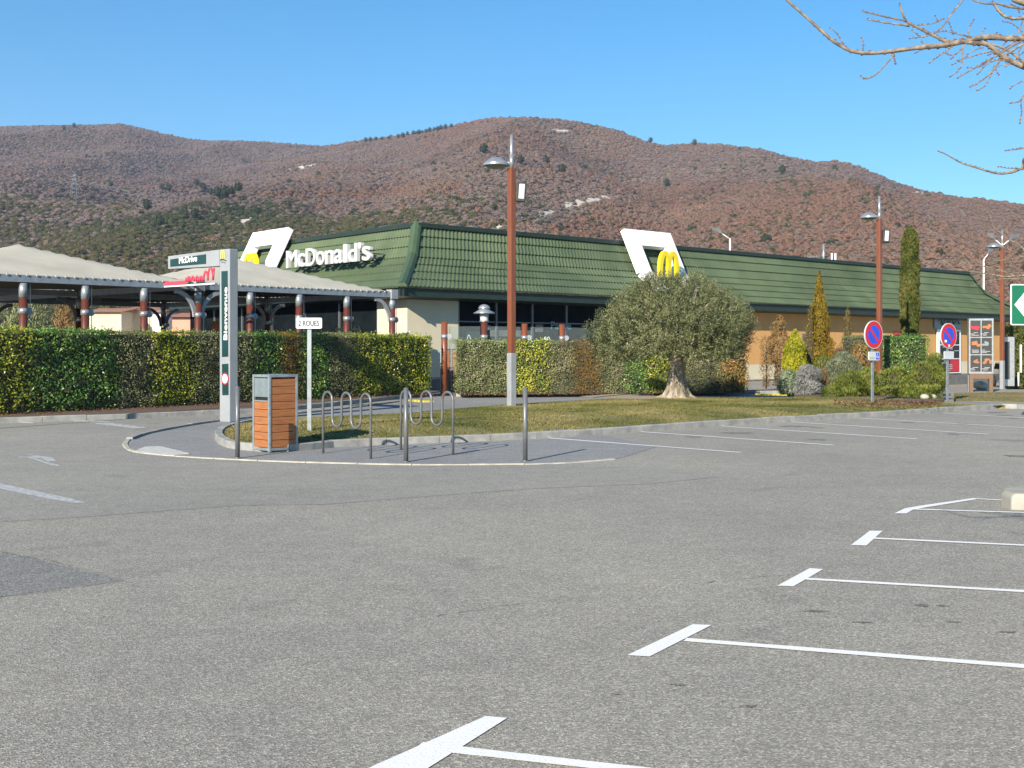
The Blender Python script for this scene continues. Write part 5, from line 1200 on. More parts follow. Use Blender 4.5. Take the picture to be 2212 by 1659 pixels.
# white stones and bark chips
for i, (x, y, r_) in enumerate(((1996,846,.13),(2010,852,.12),(2020,842,.13),(2003,858,.09),(2024,853,.09))):
    D = 38.6 - .3*i*0; bm = bmesh.new(); bmesh.ops.create_icosphere(bm, subdivisions=2, radius=r_)
    for v_ in bm.verts: v_.co *= 1+.35*noise.noise(v_.co*4+Vector((i*7, 0, 0))); v_.co.z *= .7
    me = bpy.data.meshes.new('stone'); bm.to_mesh(me); bm.free(); me.materials.append(M['rock']); o = link('stone', me); o.location = ((x-CX)/F*35.4, 35.4+.15*i, .12+r_*.4+(.12 if i in (0, 2) else 0))
    tag(o, ('largest white stone, topmost left of the pile', 'white stone in the middle of the small pile', 'white stone at the top right of the pile', 'low white stone at the front of the pile', 'smallest white stone at the right of the pile')[i], 'stone', 'white stones by the mugo pines')
bm = bmesh.new(); bmesh.ops.create_icosphere(bm, subdivisions=2, radius=.33)
for v_ in bm.verts: v_.co *= 1+.3*noise.noise(v_.co*3); v_.co.z *= .55
me = bpy.data.meshes.new('boulder'); bm.to_mesh(me); bm.free(); me.materials.append(M['rock']); o = link('boulder', me); o.location = ((2119-CX)/F*49, 49, .22); tag(o, 'white boulder lying under the menu board', 'stone')
n = 900; S = rng.uniform(0, 1, n); P = np.array([(W(1800+S[i]*230, 871+rng.uniform(-6, 4), .24)) for i in range(n)])
leaves('bark_chips', P, rng.normal(0, .4, (n, 3))+[0, 0, 1], .08, .5, M['litter'], stuff_=True)

# ---------------- olive tree ----------------
OT = W(1462, 862, .19); OL = empty('olive_tree', OT, 0, 'broad grey green olive tree with a pale flared trunk on the lawn', 'tree')
b = MB(); seg = 28; rings = [(0,.56,.02),(.05,.46,.0),(.13,.36,0),(.30,.285,0),(.5,.245,.01),(.8,.215,.02),(1.1,.20,.04),(1.35,.21,.05),(1.6,.24,.03)]
vs = []
for z, r_, dx in rings:
    for k in range(seg):
        a = k/seg*6.2832; fl = 1+(.15*math.sin(a*5+z*1.2)+.13*math.sin(a*11+2+z*2)+.10*math.sin(a*3+1)+.07*noise.noise(Vector((a*4, z*5, 2))))*(1.0 if z > .2 else 1.5)
        rr = r_*fl; vs.append((dx+rr*math.cos(a), rr*math.sin(a), z+.03*math.sin(a*7)))
b.add(vs, [(i*seg+k, i*seg+(k+1) % seg, (i+1)*seg+(k+1) % seg, (i+1)*seg+k) for i in range(len(rings)-1) for k in range(seg)], True); b.build('trunk', M['bark_olive'], OL)
tips = []; b = MB()
def limb(p, d, L, r, depth):
    pts = [p]; q = p.copy(); dd = d.copy()
    for i in range(4): dd = (dd+Vector((random.gauss(0,.14), random.gauss(0,.14), .10+random.gauss(0,.08)))).normalized(); q = q+dd*L/4; pts.append(q.copy())
    b.tube(pts, [r, r*.85, r*.72, r*.6, r*.5], 6)
    tips.append(q.copy())
    if depth > 0:
        for i in range(3 if depth > 1 else 3):
            nd = (dd+Vector((random.gauss(0,.6), random.gauss(0,.6), random.gauss(.05,.35)))).normalized(); limb(pts[random.choice((2, 3, 4))], nd, L*.68, r*.5, depth-1)
for i in range(7):
    a = i/7*6.2832+random.uniform(-.2, .2); limb(Vector((.05+.08*math.cos(a), .08*math.sin(a), 1.45)), Vector((math.cos(a)*1.1, math.sin(a)*1.1, .50)).normalized(), 1.15, .10, 2)
b.build('limb', M['bark_olive'], OL)
D0 = OT.y; rx = 178/F*D0; ztop = H+(HY-600)/F*D0; zbot = H+(HY-772)/F*D0
# clumps: twig clusters within a broad dome, extending by the drawn outline
def olive_r(t):      # half width against height fraction
    return rx*(.62+.38*math.sin(math.pi*min(1, .22+t*.9))) * (1 if t < .62 else math.sqrt(max(0, 1-((t-.62)/.42)**2)))
ncl = 2100; Cc = []
while len(Cc) < ncl:
    t = random.random(); a = random.uniform(0, 6.2832); R_ = olive_r(t); f = 1-abs(random.gauss(0, .26)); 
    if f < .1 or random.random() > R_/rx: continue
    lob = 1+.13*noise.noise(Vector((math.cos(a)*1.6, math.sin(a)*1.6, t*2.6)))*2
    Cc.append((math.cos(a)*R_*f*lob-.05, math.sin(a)*R_*.82*f*lob, zbot+(ztop-zbot)*t*(1+.08*noise.noise(Vector((math.cos(a)*2.2, math.sin(a)*2.2+5, 0)))), f))
Ps, Ns, As, Rs = [], [], [], []
for cx_, cy_, cz_, f in Cc:
    outd = Vector((cx_, cy_, (cz_-2.0)*1.1)).normalized(); td = (outd*.7+Vector((random.gauss(0,.35), random.gauss(0,.35), .55+random.gauss(0,.35)))).normalized(); Lt_ = random.uniform(.30, .58)
    if cz_ < zbot+.4: td = (td+Vector((0,0,-.7))).normalized()
    nlv = random.randint(48, 66); tone = random.gauss(0, .13)+.14*noise.noise(Vector((cx_, cy_, cz_))*1.3)
    k = rng.random(nlv); base = np.array([cx_, cy_, cz_])-np.array(td)*Lt_*.5
    P = base+np.array(td)*(k*Lt_)[:, None]+rng.normal(0, .045, (nlv, 3)); Ps.append(P)
    ax = np.array(td)*.9+rng.normal(0, .6, (nlv, 3)); As.append(ax); Ns.append(np.array(outd)*.5+rng.normal(0, .7, (nlv, 3))+[0, 0, .3]); Rs.append(np.clip(.42+tone+rng.normal(0, .18, nlv)+.18*k, 0, 1))
P = np.concatenate(Ps)+np.array(OT)*[1, 1, 0]; N = np.concatenate(Ns); n = len(P)
leaves('crown', P, N, rng.uniform(.05, .095, n), .27, LM['olive'], axis=np.concatenate(As), parent=OL, world=True, rnd=np.concatenate(Rs))
OC = OT

# ---------------- bare trees reaching in at the right ----------------
def pxp(x, y, D): return Vector(((x-CX)/F*D, D, H+(HY-y)/F*D))
TRD = 6.0
bt = empty('bare_tree', (4.3, 7.6, 0), 0, 'leafless tree whose budded branches reach in at the top right', 'tree')
b = MB(); b.tube([(4.3,7.6,0),(4.25,7.5,1.2),(4.2,7.3,2.2),(4.1,7.1,3.1),(3.9,6.9,4.2),(3.7,6.8,5.4)], [.15,.12,.11,.09,.06,.03], 10); b.build('trunk', M['bark'], bt, True)
def twig(pts, r0, r1, D=TRD, D1=None, root=None, dark=None, nb=True):
    n = len(pts); out = []
    for i, (x, y) in enumerate(pts): d = D+(0 if D1 is None else (D1-D)*i/(n-1)); out.append(pxp(x, y, d))
    if root is not None: out = out+[Vector(root)]
    rs = [r0+(r1-r0)*i/(len(out)-1) for i in range(len(out))]
    # smooth
    S_ = []; RS_ = []
    for i in range(len(out)-1):
        p0, p1, p2, p3 = out[max(i-1,0)], out[i], out[i+1], out[min(i+2, len(out)-1)]
        for k in range(3):
            t = k/3; q = .5*((2*p1)+(p2-p0)*t+(2*p0-5*p1+4*p2-p3)*t*t+(3*p1-p0-3*p2+p3)*t**3); S_.append(q); RS_.append(.57*(rs[i]+(rs[i+1]-rs[i])*t)*random.uniform(.92, 1.12))
    S_.append(out[-1]); RS_.append(rs[-1]); b = MB(); b.tube(S_, RS_, 7); br = b.build('branch', M['bark'], bt, True)
    if nb:
        b = MB()
        for i in range(0, len(S_)-1):
            if random.random() < .65 or i == 0:
                q = S_[i]+Vector((random.gauss(0,.2), random.gauss(0,.2), random.choice((-1,1))*.8))*RS_[i]*1.0; rr = min(.0085, max(.0042, RS_[i]*.75))
                b.tube([q-Vector((rr,0,rr*.4)), q+Vector((-.2*rr,0,.2*rr)), q+Vector((rr,0,rr*.5))], [rr*.7, rr, rr*.3], 5)
        b.build('bud', M['bud'], br, True)
    return br
rootA = (4.15, 7.2, 3.0)
k2 = 1/1.157; c7 = lambda x, y: ((1900+x/3.3515)*k2*1.0, (y/3.3515)*k2)   # from the enlarged top right corner
def tw(seq, r0, r1, **kw): return twig([c7(*p) for p in seq], r0, r1, **kw)
tw([(120,-120),(225,0),(365,125),(500,245),(620,350),(760,425),(920,445),(1120,425),(1350,395),(1560,375),(1760,335),(1900,310),(2060,320),(2300,325),(2500,340)], .009, .030, root=rootA)
tw([(588,232),(650,290),(700,375)], .004, .006); tw([(850,315),(865,370),(862,425)], .004, .005)
tw([(845,640),(885,660),(960,630),(1060,530),(1120,455)], .005, .007); tw([(1135,540),(1125,490),(1118,455)], .004, .004)
tw([(860,92),(985,125),(1100,150),(1225,175)], .006, .008); tw([(900,163),(1050,190),(1250,215)], .006, .008)
tw([(1170,35),(1185,95),(1225,175),(1290,215),(1400,270),(1480,310),(1570,350),(1680,350),(1800,360),(1900,370),(1980,430),(2060,490),(2210,560),(2420,650)], .006, .030, root=(4.2,7.3,2.6))
tw([(1255,320),(1340,310),(1430,290),(1530,220),(1600,120),(1700,0),(1740,-60)], .005, .008); tw([(1325,212),(1450,195),(1540,155)], .004, .005)
tw([(1465,130),(1485,170),(1500,190)], .003, .004); tw([(1275,255),(1330,300)], .004, .004); tw([(1355,345),(1390,380)], .004, .004)
tw([(1480,270),(1560,262),(1640,280),(1740,305)], .004, .006); tw([(1790,160),(1760,220),(1740,305)], .004, .006); tw([(1580,185),(1605,250),(1620,290)], .003, .004)
tw([(1885,235),(1855,280),(1840,310)], .004, .005); tw([(1985,275),(1950,310)], .003, .004)
tw([(1420,530),(1480,480),(1560,430),(1610,385)], .004, .006); tw([(1300,442),(1360,415)], .003, .004)
tw([(1560,450),(1620,460),(1680,420),(1720,370)], .003, .005); tw([(1590,645),(1650,600),(1690,545),(1690,480),(1700,390)], .004, .006)
tw([(1600,495),(1650,440)], .003, .003); tw([(1655,505),(1780,470),(1880,440),(1960,430)], .004, .006); tw([(1610,540),(1700,495),(1760,435),(1870,395)], .003, .005)
tw([(1655,650),(1780,580),(1900,510),(2010,450),(2100,390),(2210,330),(2400,200)], .005, .012); tw([(1740,570),(1840,560),(1930,500)], .004, .004)
tw([(1760,730),(1840,685),(1920,620),(1970,560),(2040,470),(2120,420),(2400,250)], .005, .010); tw([(1815,760),(1880,720),(1940,620),(1960,550)], .004, .005)
tw([(1820,625),(1900,540),(2000,500),(2080,520)], .004, .006); tw([(2000,625),(1975,570),(2060,540),(2210,545)], .003, .005)
tw([(2035,180),(2100,190),(2180,250),(2200,300)], .004, .005); tw([(1780,0),(1880,30),(1990,30),(2080,55),(2210,70),(2400,80)], .006, .014)
tw([(1950,20),(1990,80),(2040,130),(2120,155),(2210,150),(2420,120)], .010, .016); tw([(2110,-10),(2210,25),(2400,60)], .02, .03)
tw([(2095,740),(2150,700),(2210,680),(2300,660)], .004, .005); tw([(2175,1030),(2190,940),(2185,850),(2215,790),(2300,740)], .005, .006); tw([(2095,868),(2150,855),(2190,840)], .004, .005)
tw([(2055,1258),(2150,1250),(2215,1240),(2400,1220)], .005, .007)
tw([(1495,1262),(1580,1305),(1680,1362),(1800,1400),(1900,1430),(2010,1455),(2110,1440),(2200,1410),(2400,1380)], .005, .014, root=(4.2,7.4,2.0)); tw([(1995,1395),(2080,1410),(2160,1410)], .003, .004)
tw([(2210,430),(2160,480),(2140,500),(2050,560)], .004, .004); tw([(2210,110),(2190,200),(2130,330),(2060,400),(2030,430)], .006, .004); tw([(2170,100),(2150,60),(2090,30)], .004, .003)
tw([(2210,350),(2180,400),(2150,470),(2120,520)], .006, .004); tw([(1925,370),(2030,400),(2130,460),(2230,540),(2400,620)], .008, .012); tw([(1910,460),(1990,420),(2060,350),(2110,290)], .004, .006)
# farther bare tree, right edge
bt_first = bt
bt = empty('bare_tree', (8.9, 18.5, 0), 0, 'bare pale branched tree at the right edge in front of the far lamp post', 'tree')
b = MB(); b.tube([(8.9,18.5,0),(8.8,18.4,1.0),(8.7,18.3,2.0),(8.6,18.2,3.2),(8.4,18.2,4.6)], [.13,.11,.09,.06,.03], 9); b.build('trunk', M['bark'], bt, True)
c8 = lambda x, y: ((2300+x/8.296)*k2, (540+y/8.296)*k2)
def tv(seq, r0, r1, **kw): return twig([c8(*p) for p in seq], r0*1.0, r1, D=17.0, nb=False, **kw)
tv([(470,910),(640,1040),(760,1100),(930,1130),(1100,1155),(1350,1190),(1640,1240),(1800,1260),(2157,1230),(2600,1300)], .008, .028, root=(8.7,18.3,2.2))
tv([(650,810),(800,920),(1000,1020),(1180,1020),(1400,1060),(1700,1140),(2000,1250),(2400,1350)], .007, .016); tv([(880,780),(950,920),(1040,1020),(1050,1110)], .006, .008)
tv([(760,1000),(870,980)], .004, .006); tv([(860,1075),(980,1050),(1040,1020),(1170,880)], .005, .005); tv([(1050,1450),(1250,1390),(1450,1330),(1750,1300),(2157,1310),(2500,1350)], .006, .016)
tv([(1445,10),(1480,120),(1560,260),(1700,380),(1850,500),(2000,560),(2157,690),(2500,900)], .007, .026, root=(8.65,18.2,3.0)); tv([(1310,285),(1440,290),(1560,270)], .004, .006)
tv([(1805,180),(1800,320),(1870,440),(1900,520)], .006, .008); tv([(1600,930),(1850,890),(2100,840),(2157,850),(2400,900)], .008, .012); tv([(2000,690),(2100,640),(2157,600)], .005, .008)
tv([(1280,840),(1330,960),(1380,1100),(1420,1150)], .004, .005); tv([(1570,940),(1640,1040),(1700,1140)], .005, .007); tv([(2010,0),(2100,60),(2157,160),(2300,300)], .008, .012)

# ---------------- hills ----------------
SX = [-2600,-1500,-600,0,100,200,260,300,340,400,440,500,560,620,690,720,790,880,960,1030,1080,1140,1200,1260,1330,1380,1430,1500,1560,1640,1720,1760,1800,1850,1900,1950,2000,2060,2130,2212,2500,3200,4800]
SY = [430,380,300,273,271,270,267,275,285,299,304,304,306,309,314,312,300,290,274,258,253,253,256,265,280,300,314,310,312,322,343,350,347,358,380,400,415,425,433,444,480,540,600]
NX = [-2600,-600,0,130,300,450,560,700,850,1000,1200,5000]; NY = [470,430,419,423,430,428,408,378,352,345,340,340]
def sstep(a, b_, t): t = np.clip((t-a)/(b_-a), 0, 1); return t*t*(3-2*t)
tx_ = np.linspace(-1.0, 1.0, 330); dd_ = np.concatenate([np.linspace(170, 500, 34), np.linspace(515, 2600, 138)*1.0, np.linspace(2650, 3400, 8)])
XI = CX+tx_*F; esky = (HY-np.interp(XI, SX, SY))/F; enear = np.minimum((HY-np.interp(XI, NX, NY))/F, esky*.80)
R2 = np.interp(XI, [-2000,600,800,1100,1500,2212,3500], [2500,2400,2050,1750,1500,1150,900]); R1_ = np.interp(XI, [-2000,500,900,5000], [820,850,1000,800])
R1_ = np.minimum(R1_, R2*.72)
def height(j, Dv):
    e = enear[j]*(sstep(150, R1_[j], Dv)**.85); far = sstep(R1_[j]*1.08, R2[j], Dv); e = e+(esky[j]-enear[j])*far**.9
    e = e*(1-0.25*sstep(R2[j], R2[j]*1.5, Dv)); return e
Tz = np.zeros((len(tx_), len(dd_)))
for j in range(len(tx_)):
    for i, Dv in enumerate(dd_):
        X = tx_[j]*Dv; e = float(height(j, Dv)); z = H+e*Dv
        wn = float(sstep(230, 420, Dv))*(1-float(np.exp(-((Dv-R2[j])/(R2[j]*.16))**2)))
        if XI[j] < 800: wn *= 1-.6*float(np.exp(-((Dv-R1_[j])/110)**2))
        nn_ = noise.fractal(Vector((X/420, Dv/900, 3.1)), .9, 2.1, 5); rd = 1-abs(noise.noise(Vector((X/260+.3*noise.noise(Vector((X/500, Dv/500, 0))), Dv/1400, 9))))*2
        z += wn*Dv*(.026*nn_+.030*(rd-.5)); Tz[j, i] = z
# nothing may stand above the drawn skyline
for j in range(len(tx_)):
    el = (Tz[j]-H)/dd_; ov = el > esky[j]*.995; Tz[j][ov] = (H+esky[j]*.985*dd_)[ov]
    ir = int(np.argmin(np.abs(dd_-R2[j]))); Tz[j, ir] = H+esky[j]*dd_[ir]
VX = tx_[:, None]*dd_[None]; V = np.stack([VX, np.broadcast_to(dd_[None], VX.shape), Tz], -1); nd = len(dd_)
jj, ii = np.meshgrid(np.arange(len(tx_)-1), np.arange(nd-1), indexing='ij'); a0 = jj*nd+ii
Fq = np.stack([a0, a0+nd, a0+nd+1, a0+1], -1).reshape(-1, 4)
# pale limestone scars as seen on the slope: centre (x,y), half sizes, rotation
scars = [(1290,429,36,6,-6), (1240,440,38,9,-18), (1183,459,34,7,-20), (1122,474,30,6,-22), (1075,492,18,8,-30), (534,476,17,7,-14), (520,512,12,4,0), (1215,282,22,3,8), (1795,352,14,3,0), (1990,416,26,3,0), (1690,345,12,2,0), (1960,395,12,2,0), (940,330,10,2,0), (650,362,40,3,-12)]
ys_i = HY-(Tz-H)/dd_[None]*F; xs_i = np.broadcast_to(XI[:, None], ys_i.shape); rockm = np.zeros(ys_i.shape)
def scar_val(x, y):
    r_ = 0*x
    for cx_, cy_, a, c, rot in scars:
        ca, sa_ = math.cos(R(rot)), math.sin(R(rot)); dx = (x-cx_)*ca+(y-cy_)*sa_; dy = -(x-cx_)*sa_+(y-cy_)*ca
        r_ = np.maximum(r_, np.clip(1.5-np.sqrt((dx/a)**2+(dy/c)**2), 0, 1))
    return r_
rockm = scar_val(xs_i, ys_i)
m, t, p = newmat('hillside'); p.inputs['Roughness'].default_value = 1; p.inputs['Specular IOR Level'].default_value = .05
n1 = noise_n(t, .010, 6, .65, 'World'); n2_ = noise_n(t, .09, 5, .7, 'World'); r1 = ramp(t, [(.3, (.14,.108,.09)), (.5, (.17,.13,.10)), (.7, (.13,.12,.075))]); t.links.new(n1.outputs[0], r1.inputs[0])
at = t.nodes.new('ShaderNodeAttribute'); at.attribute_name = 'rnd'; ad = t.nodes.new('ShaderNodeMath'); ad.operation = 'MULTIPLY'; t.links.new(at.outputs['Fac'], ad.inputs[0]); t.links.new(n2_.outputs[0], ad.inputs[1])
n2_.inputs['Scale'].default_value = .06; r3 = ramp(t, [(.14, (0,0,0)), (.34, (1,1,1))]); t.links.new(ad.outputs[0], r3.inputs[0]); mx = t.nodes.new('ShaderNodeMix'); mx.data_type = 'RGBA'; t.links.new(r3.outputs[0], mx.inputs[0]); t.links.new(r1.outputs[0], mx.inputs[6]); mx.inputs[7].default_value = (.50,.455,.385,1); t.links.new(mx.outputs[2], p.inputs['Base Color'])
struct(npmesh('hillside', V, Fq, m, rnd=rockm.reshape(-1), smooth=True))
def tz_at(tt, Dv):
    fj = np.interp(tt, tx_, np.arange(len(tx_))); fi = np.interp(Dv, dd_, np.arange(nd)); j = np.clip(fj.astype(int), 0, len(tx_)-2); i = np.clip(fi.astype(int), 0, nd-2); a = fj-j; c = fi-i
    return (Tz[j, i]*(1-a)+Tz[j+1, i]*a)*(1-c)+(Tz[j, i+1]*(1-a)+Tz[j+1, i+1]*a)*c

# the wooded scrub: instanced small crowns
def tuft(name, n, elong, seed, spread=.28):
    g = np.random.default_rng(seed); th_ = g.uniform(0, 6.283, n); ph = np.arccos(g.uniform(-.25, 1, n)); rr = g.uniform(.72, 1.08, n)
    d = np.stack([np.sin(ph)*np.cos(th_), np.sin(ph)*np.sin(th_), np.cos(ph)*elong], 1); P = d*rr[:, None]; N = d+g.normal(0, .22, (n, 3)); N /= np.linalg.norm(N, axis=1, keepdims=True)
    a = g.normal(0, 1, (n, 3)); a -= N*np.sum(a*N, 1, keepdims=True); a /= np.linalg.norm(a, axis=1, keepdims=True); c = np.cross(N, a); s = g.uniform(.7, 1.3, n)[:, None]*spread
    V = np.stack([P-a*s, P+c*s*.8, P+a*s, P-c*s*.8], 1).reshape(-1, 3); Fq = np.arange(4*n).reshape(-1, 4)
    me = bpy.data.meshes.new(name); bm = bmesh.new(); bmesh.ops.create_icosphere(bm, subdivisions=1, radius=.66); 
    for v_ in bm.verts: v_.co.z *= elong
    base = [tuple(v_.co) for v_ in bm.verts]; bf = [tuple(v_.index for v_ in f.verts) for f in bm.faces]; bm.free(); k0 = len(base)
    me.from_pydata(base+[tuple(q) for q in V], [], bf+[tuple(int(x)+k0 for x in f) for f in Fq]); me.update(); return me
def inst_mat(name, cols, zone=None):
    m, t, p = newmat(name); p.inputs['Roughness'].default_value = .95; p.inputs['Specular IOR Level'].default_value = .05
    oi = t.nodes.new('ShaderNodeObjectInfo'); r1 = ramp(t, [(i/(len(cols)-1), c) for i, c in enumerate(cols)])
    nz = t.nodes.new('ShaderNodeTexNoise'); nz.inputs['Scale'].default_value = .006; nz.inputs['Detail'].default_value = 3; t.links.new(oi.outputs['Location'], nz.inputs['Vector'])
    ma = t.nodes.new('ShaderNodeMath'); ma.operation = 'MULTIPLY_ADD'; t.links.new(nz.outputs[0], ma.inputs[0]); ma.inputs[1].default_value = 2.6; ma.inputs[2].default_value = -1.05
    mb_ = t.nodes.new('ShaderNodeMath'); mb_.operation = 'MULTIPLY_ADD'; t.links.new(oi.outputs['Random'], mb_.inputs[0]); mb_.inputs[1].default_value = .5; mb_.inputs[2].default_value = -.05
    sm_ = t.nodes.new('ShaderNodeMath'); sm_.operation = 'ADD'; sm_.use_clamp = True; t.links.new(ma.outputs[0], sm_.inputs[0]); t.links.new(mb_.outputs[0], sm_.inputs[1])
    t.links.new(sm_.outputs[0], r1.inputs[0]); t.links.new(r1.outputs[0], p.inputs['Base Color'])
    tr = t.nodes.new('ShaderNodeBsdfTranslucent'); mx = t.nodes.new('ShaderNodeMixShader'); mx.inputs[0].default_value = .25; t.links.new(r1.outputs[0], tr.inputs[0]); t.links.new(p.outputs[0], mx.inputs[1]); t.links.new(tr.outputs[0], mx.inputs[2]); t.links.new(mx.outputs[0], t.nodes['Material Output'].inputs[0]); return m
def scatter(name, P, S, meshes_m, seed):
    me = bpy.data.meshes.new(name); me.vertices.add(len(P)); me.vertices.foreach_set('co', np.asarray(P, np.float32).ravel()); at = me.attributes.new('scl', 'FLOAT', 'POINT'); at.data.foreach_set('value', np.asarray(S, np.float32))
    o = link(name, me); src = bpy.data.objects.new(name+'_source', meshes_m)
    g = bpy.data.node_groups.new(name, 'GeometryNodeTree'); g.interface.new_socket('Geometry', in_out='INPUT', socket_type='NodeSocketGeometry'); g.interface.new_socket('Geometry', in_out='OUTPUT', socket_type='NodeSocketGeometry')
    gi, go = g.nodes.new('NodeGroupInput'), g.nodes.new('NodeGroupOutput'); ip = g.nodes.new('GeometryNodeInstanceOnPoints'); ob = g.nodes.new('GeometryNodeObjectInfo'); ob.inputs[0].default_value = src
    na = g.nodes.new('GeometryNodeInputNamedAttribute'); na.data_type = 'FLOAT'; na.inputs[0].default_value = 'scl'; rv = g.nodes.new('FunctionNodeRandomValue'); rv.data_type = 'FLOAT_VECTOR'; rv.inputs[0].default_value = (-.15,-.15,0); rv.inputs[1].default_value = (.15,.15,6.28); rv.inputs['Seed'].default_value = seed
    g.links.new(gi.outputs[0], ip.inputs['Points']); g.links.new(ob.outputs['Geometry'], ip.inputs['Instance']); g.links.new(na.outputs[0], ip.inputs['Scale']); g.links.new(rv.outputs[0], ip.inputs['Rotation']); g.links.new(ip.outputs[0], go.inputs[0])
    md = o.modifiers.new('scatter', 'NODES'); md.node_group = g; stuff(o); return o
NT = 420000
tt = rng.uniform(-.60, .60, NT); Dv = rng.uniform(260**1.65, 2550**1.65, NT)**(1/1.65); Dmax = np.interp(CX+tt*F, XI, R2)*1.04; ok = Dv < Dmax; tt, Dv = tt[ok], Dv[ok]
Xw = tt*Dv; Zw = tz_at(tt, Dv); yi = HY-(Zw-H)/Dv*F; xi = CX+tt*F; sv = scar_val(xi, yi); sv = sv*np.clip(.62+1.9*np.array([noise.noise(Vector((a/6, c/14, 3.3))) if q > 0 else 0 for a, c, q in zip(Xw, Dv, sv)]), 0, 1.6); ok = (sv < .42) | (rng.random(len(sv)) < .08); tt, Dv, Xw, Zw, yi, xi = [q[ok] for q in (tt, Dv, Xw, Zw, yi, xi)]
n = len(tt); za = np.array([noise.noise(Vector((a/230, c/330, 5)))+.6*noise.noise(Vector((a/70, c/90, 8))) for a, c in zip(Xw, Dv)]); zb = np.array([noise.noise(Vector((a/150, c/260, 15)))+.5*noise.noise(Vector((a/45, c/60, 18))) for a, c in zip(Xw, Dv)])
wob = 26*zb+18*za
top = np.clip(1-np.abs(xi-1120+wob)/330, 0, 1)*np.clip((352-yi+wob*.6)/40, 0, 1)                 # rusty oak on the summit
spur = np.clip((yi-(505-.36*(xi-1120))+wob)/26, 0, 1)*(xi > 1120)*np.clip((yi-395+wob*.5)/20, 0, 1); spur = np.maximum(spur, np.clip((xi-1400)/200, 0, 1)*np.clip((yi-392+wob)/30, 0, 1))
belt = np.clip(1-np.abs(yi-(410-.05*(xi-800))+wob*.4)/26, 0, 1)*((xi > 560) & (xi < 1000))
rust = np.maximum(np.maximum(top, spur), belt)
green_b = np.clip((yi-418+wob*.4)/60, 0, 1)*np.clip((1080-xi)/420, .0, 1)*.78+np.clip((yi-345)/60, 0, 1)*np.clip(1-np.abs(xi-980)/430, 0, 1)*(1-spur)*.36-.12
kind = np.where(zb*.6+green_b*(1-.75*rust)+rng.normal(0, .24, n) > .40, 2, np.where(za*.5+rng.normal(0, .26, n)+rust*.62-.30 > .0, 1, 0))
rare = (rng.random(n) < .03); kind[rare] = 3
cm = [inst_mat('grey bare scrub', [(.145,.112,.100), (.20,.152,.135), (.23,.172,.145), (.165,.128,.104)]), inst_mat('rust brown scrub', [(.168,.106,.074), (.238,.136,.092), (.208,.142,.106), (.27,.162,.108)]), inst_mat('olive scrub', [(.042,.056,.024), (.078,.084,.034), (.11,.095,.042), (.058,.068,.034)]), inst_mat('dark evergreen', [(.022,.035,.014), (.035,.055,.02), (.05,.07,.03)])]
nm = ['bare_woodland', 'rusty_oak_woodland', 'olive_scrub', 'evergreen_scrub']
for k in range(4):
    for s_ in range(2 if k < 3 else 1):
        me = tuft(nm[k]+'_crown', 110, .64 if k < 3 else 1.25, 10+k*3+s_, .17); me.materials.append(cm[k]); sel = (kind == k) & ((rng.random(n) < .5) if s_ == 0 else True)
        if k < 3 and s_ == 0: first = sel
        if k < 3 and s_ == 1: sel = (kind == k) & ~first
        S = np.clip(rng.lognormal(.30, .36, n), .6, 3.4)[sel]*np.interp(Dv[sel], [300, 900, 2400], [.85, .95, 1.0]); P = np.stack([Xw[sel], Dv[sel], Zw[sel]+S*.28], 1); scatter(nm[k], P, S, me, 5+k)
# single pines that stand out
pine_me = tuft('pine_crown', 90, 1.5, 77, .24); pine_me.materials.append(cm[3]); trunk_b = MB(); trunk_b.tube([(0,0,-1.8),(0,0,0)], [.14,.08], 6)
pine = None
for i, (x, y) in enumerate([(138,276),(160,272),(240,400),(318,452),(345,488),(425,400),(440,412),(455,418),(470,425),(485,428),(500,420),(515,412),(350,405),(365,410),(420,470),(880,288),(905,286),(920,283),(938,280),(952,277),(860,294),(840,298),(790,303),(800,302),(812,300),(825,299),(870,293),(893,288),(900,286),(912,284),(928,282),(945,279),(962,275),(975,272),(1125,352),(1180,352),(1215,372),(1045,330),(1500,310),(1405,305),(1440,400),(1690,372)]):
    tt_ = (x-CX)/F; best = None
    for D_ in np.linspace(500, float(np.interp(x, XI, R2)), 400):
        z = float(tz_at(np.array([tt_]), np.array([D_]))[0]); yy = HY-(z-H)/D_*F
        if yy <= y+6: best = (D_, z); break
    if best is None: D_ = float(np.interp(x, XI, R2)); best = (D_, float(tz_at(np.array([tt_]), np.array([D_]))[0]))
    D_, z = best; s_ = random.uniform(2.4, 3.6)
    if y < 312: lab = 'one of the dark pines in the row along the skyline left of the summit' if 780 < x < 1000 else ('lone dark pine on the far left skyline' if x == 138 else ('lone dark pine on the far left skyline, the more right of two' if x == 160 else ('dark pine on the saddle right of the summit' if x == 1405 else 'dark pine on the skyline of the right shoulder')))
    else: lab = 'one of the dark pines in the grove on the left slope' if 340 < x < 520 else ('dark pine on the slope near the tall lamp post top' if 1040 < x < 1230 else ('dark pine at the left of the grove on the slope' if x < 340 else ('dark pine low on the slope above the arch board' if x == 1440 else 'dark pine high on the slope left of the second lamp post')))
    if pine is None:
        pine = empty('pine_tree', (tt_*D_, D_, z+s_*1.3), 0, lab, 'tree', 'dark pines dotted over the hill'); pine.scale = (s_,)*3; link('crown', pine_me, pine); tb = trunk_b.build('trunk', M['twig'], pine)
        pine['group'] = 'dark pines on the skyline'
    else:
        c_ = copy_tree(pine, loc=(tt_*D_, D_, z+s_*1.3), label=lab, group='dark pines on the skyline' if y < 312 else 'dark pines dotted over the slope'); c_.scale = (s_,)*3
# scrub and small trees behind the building
def fartree(x, yb, yt, D, hw, label, col): pass
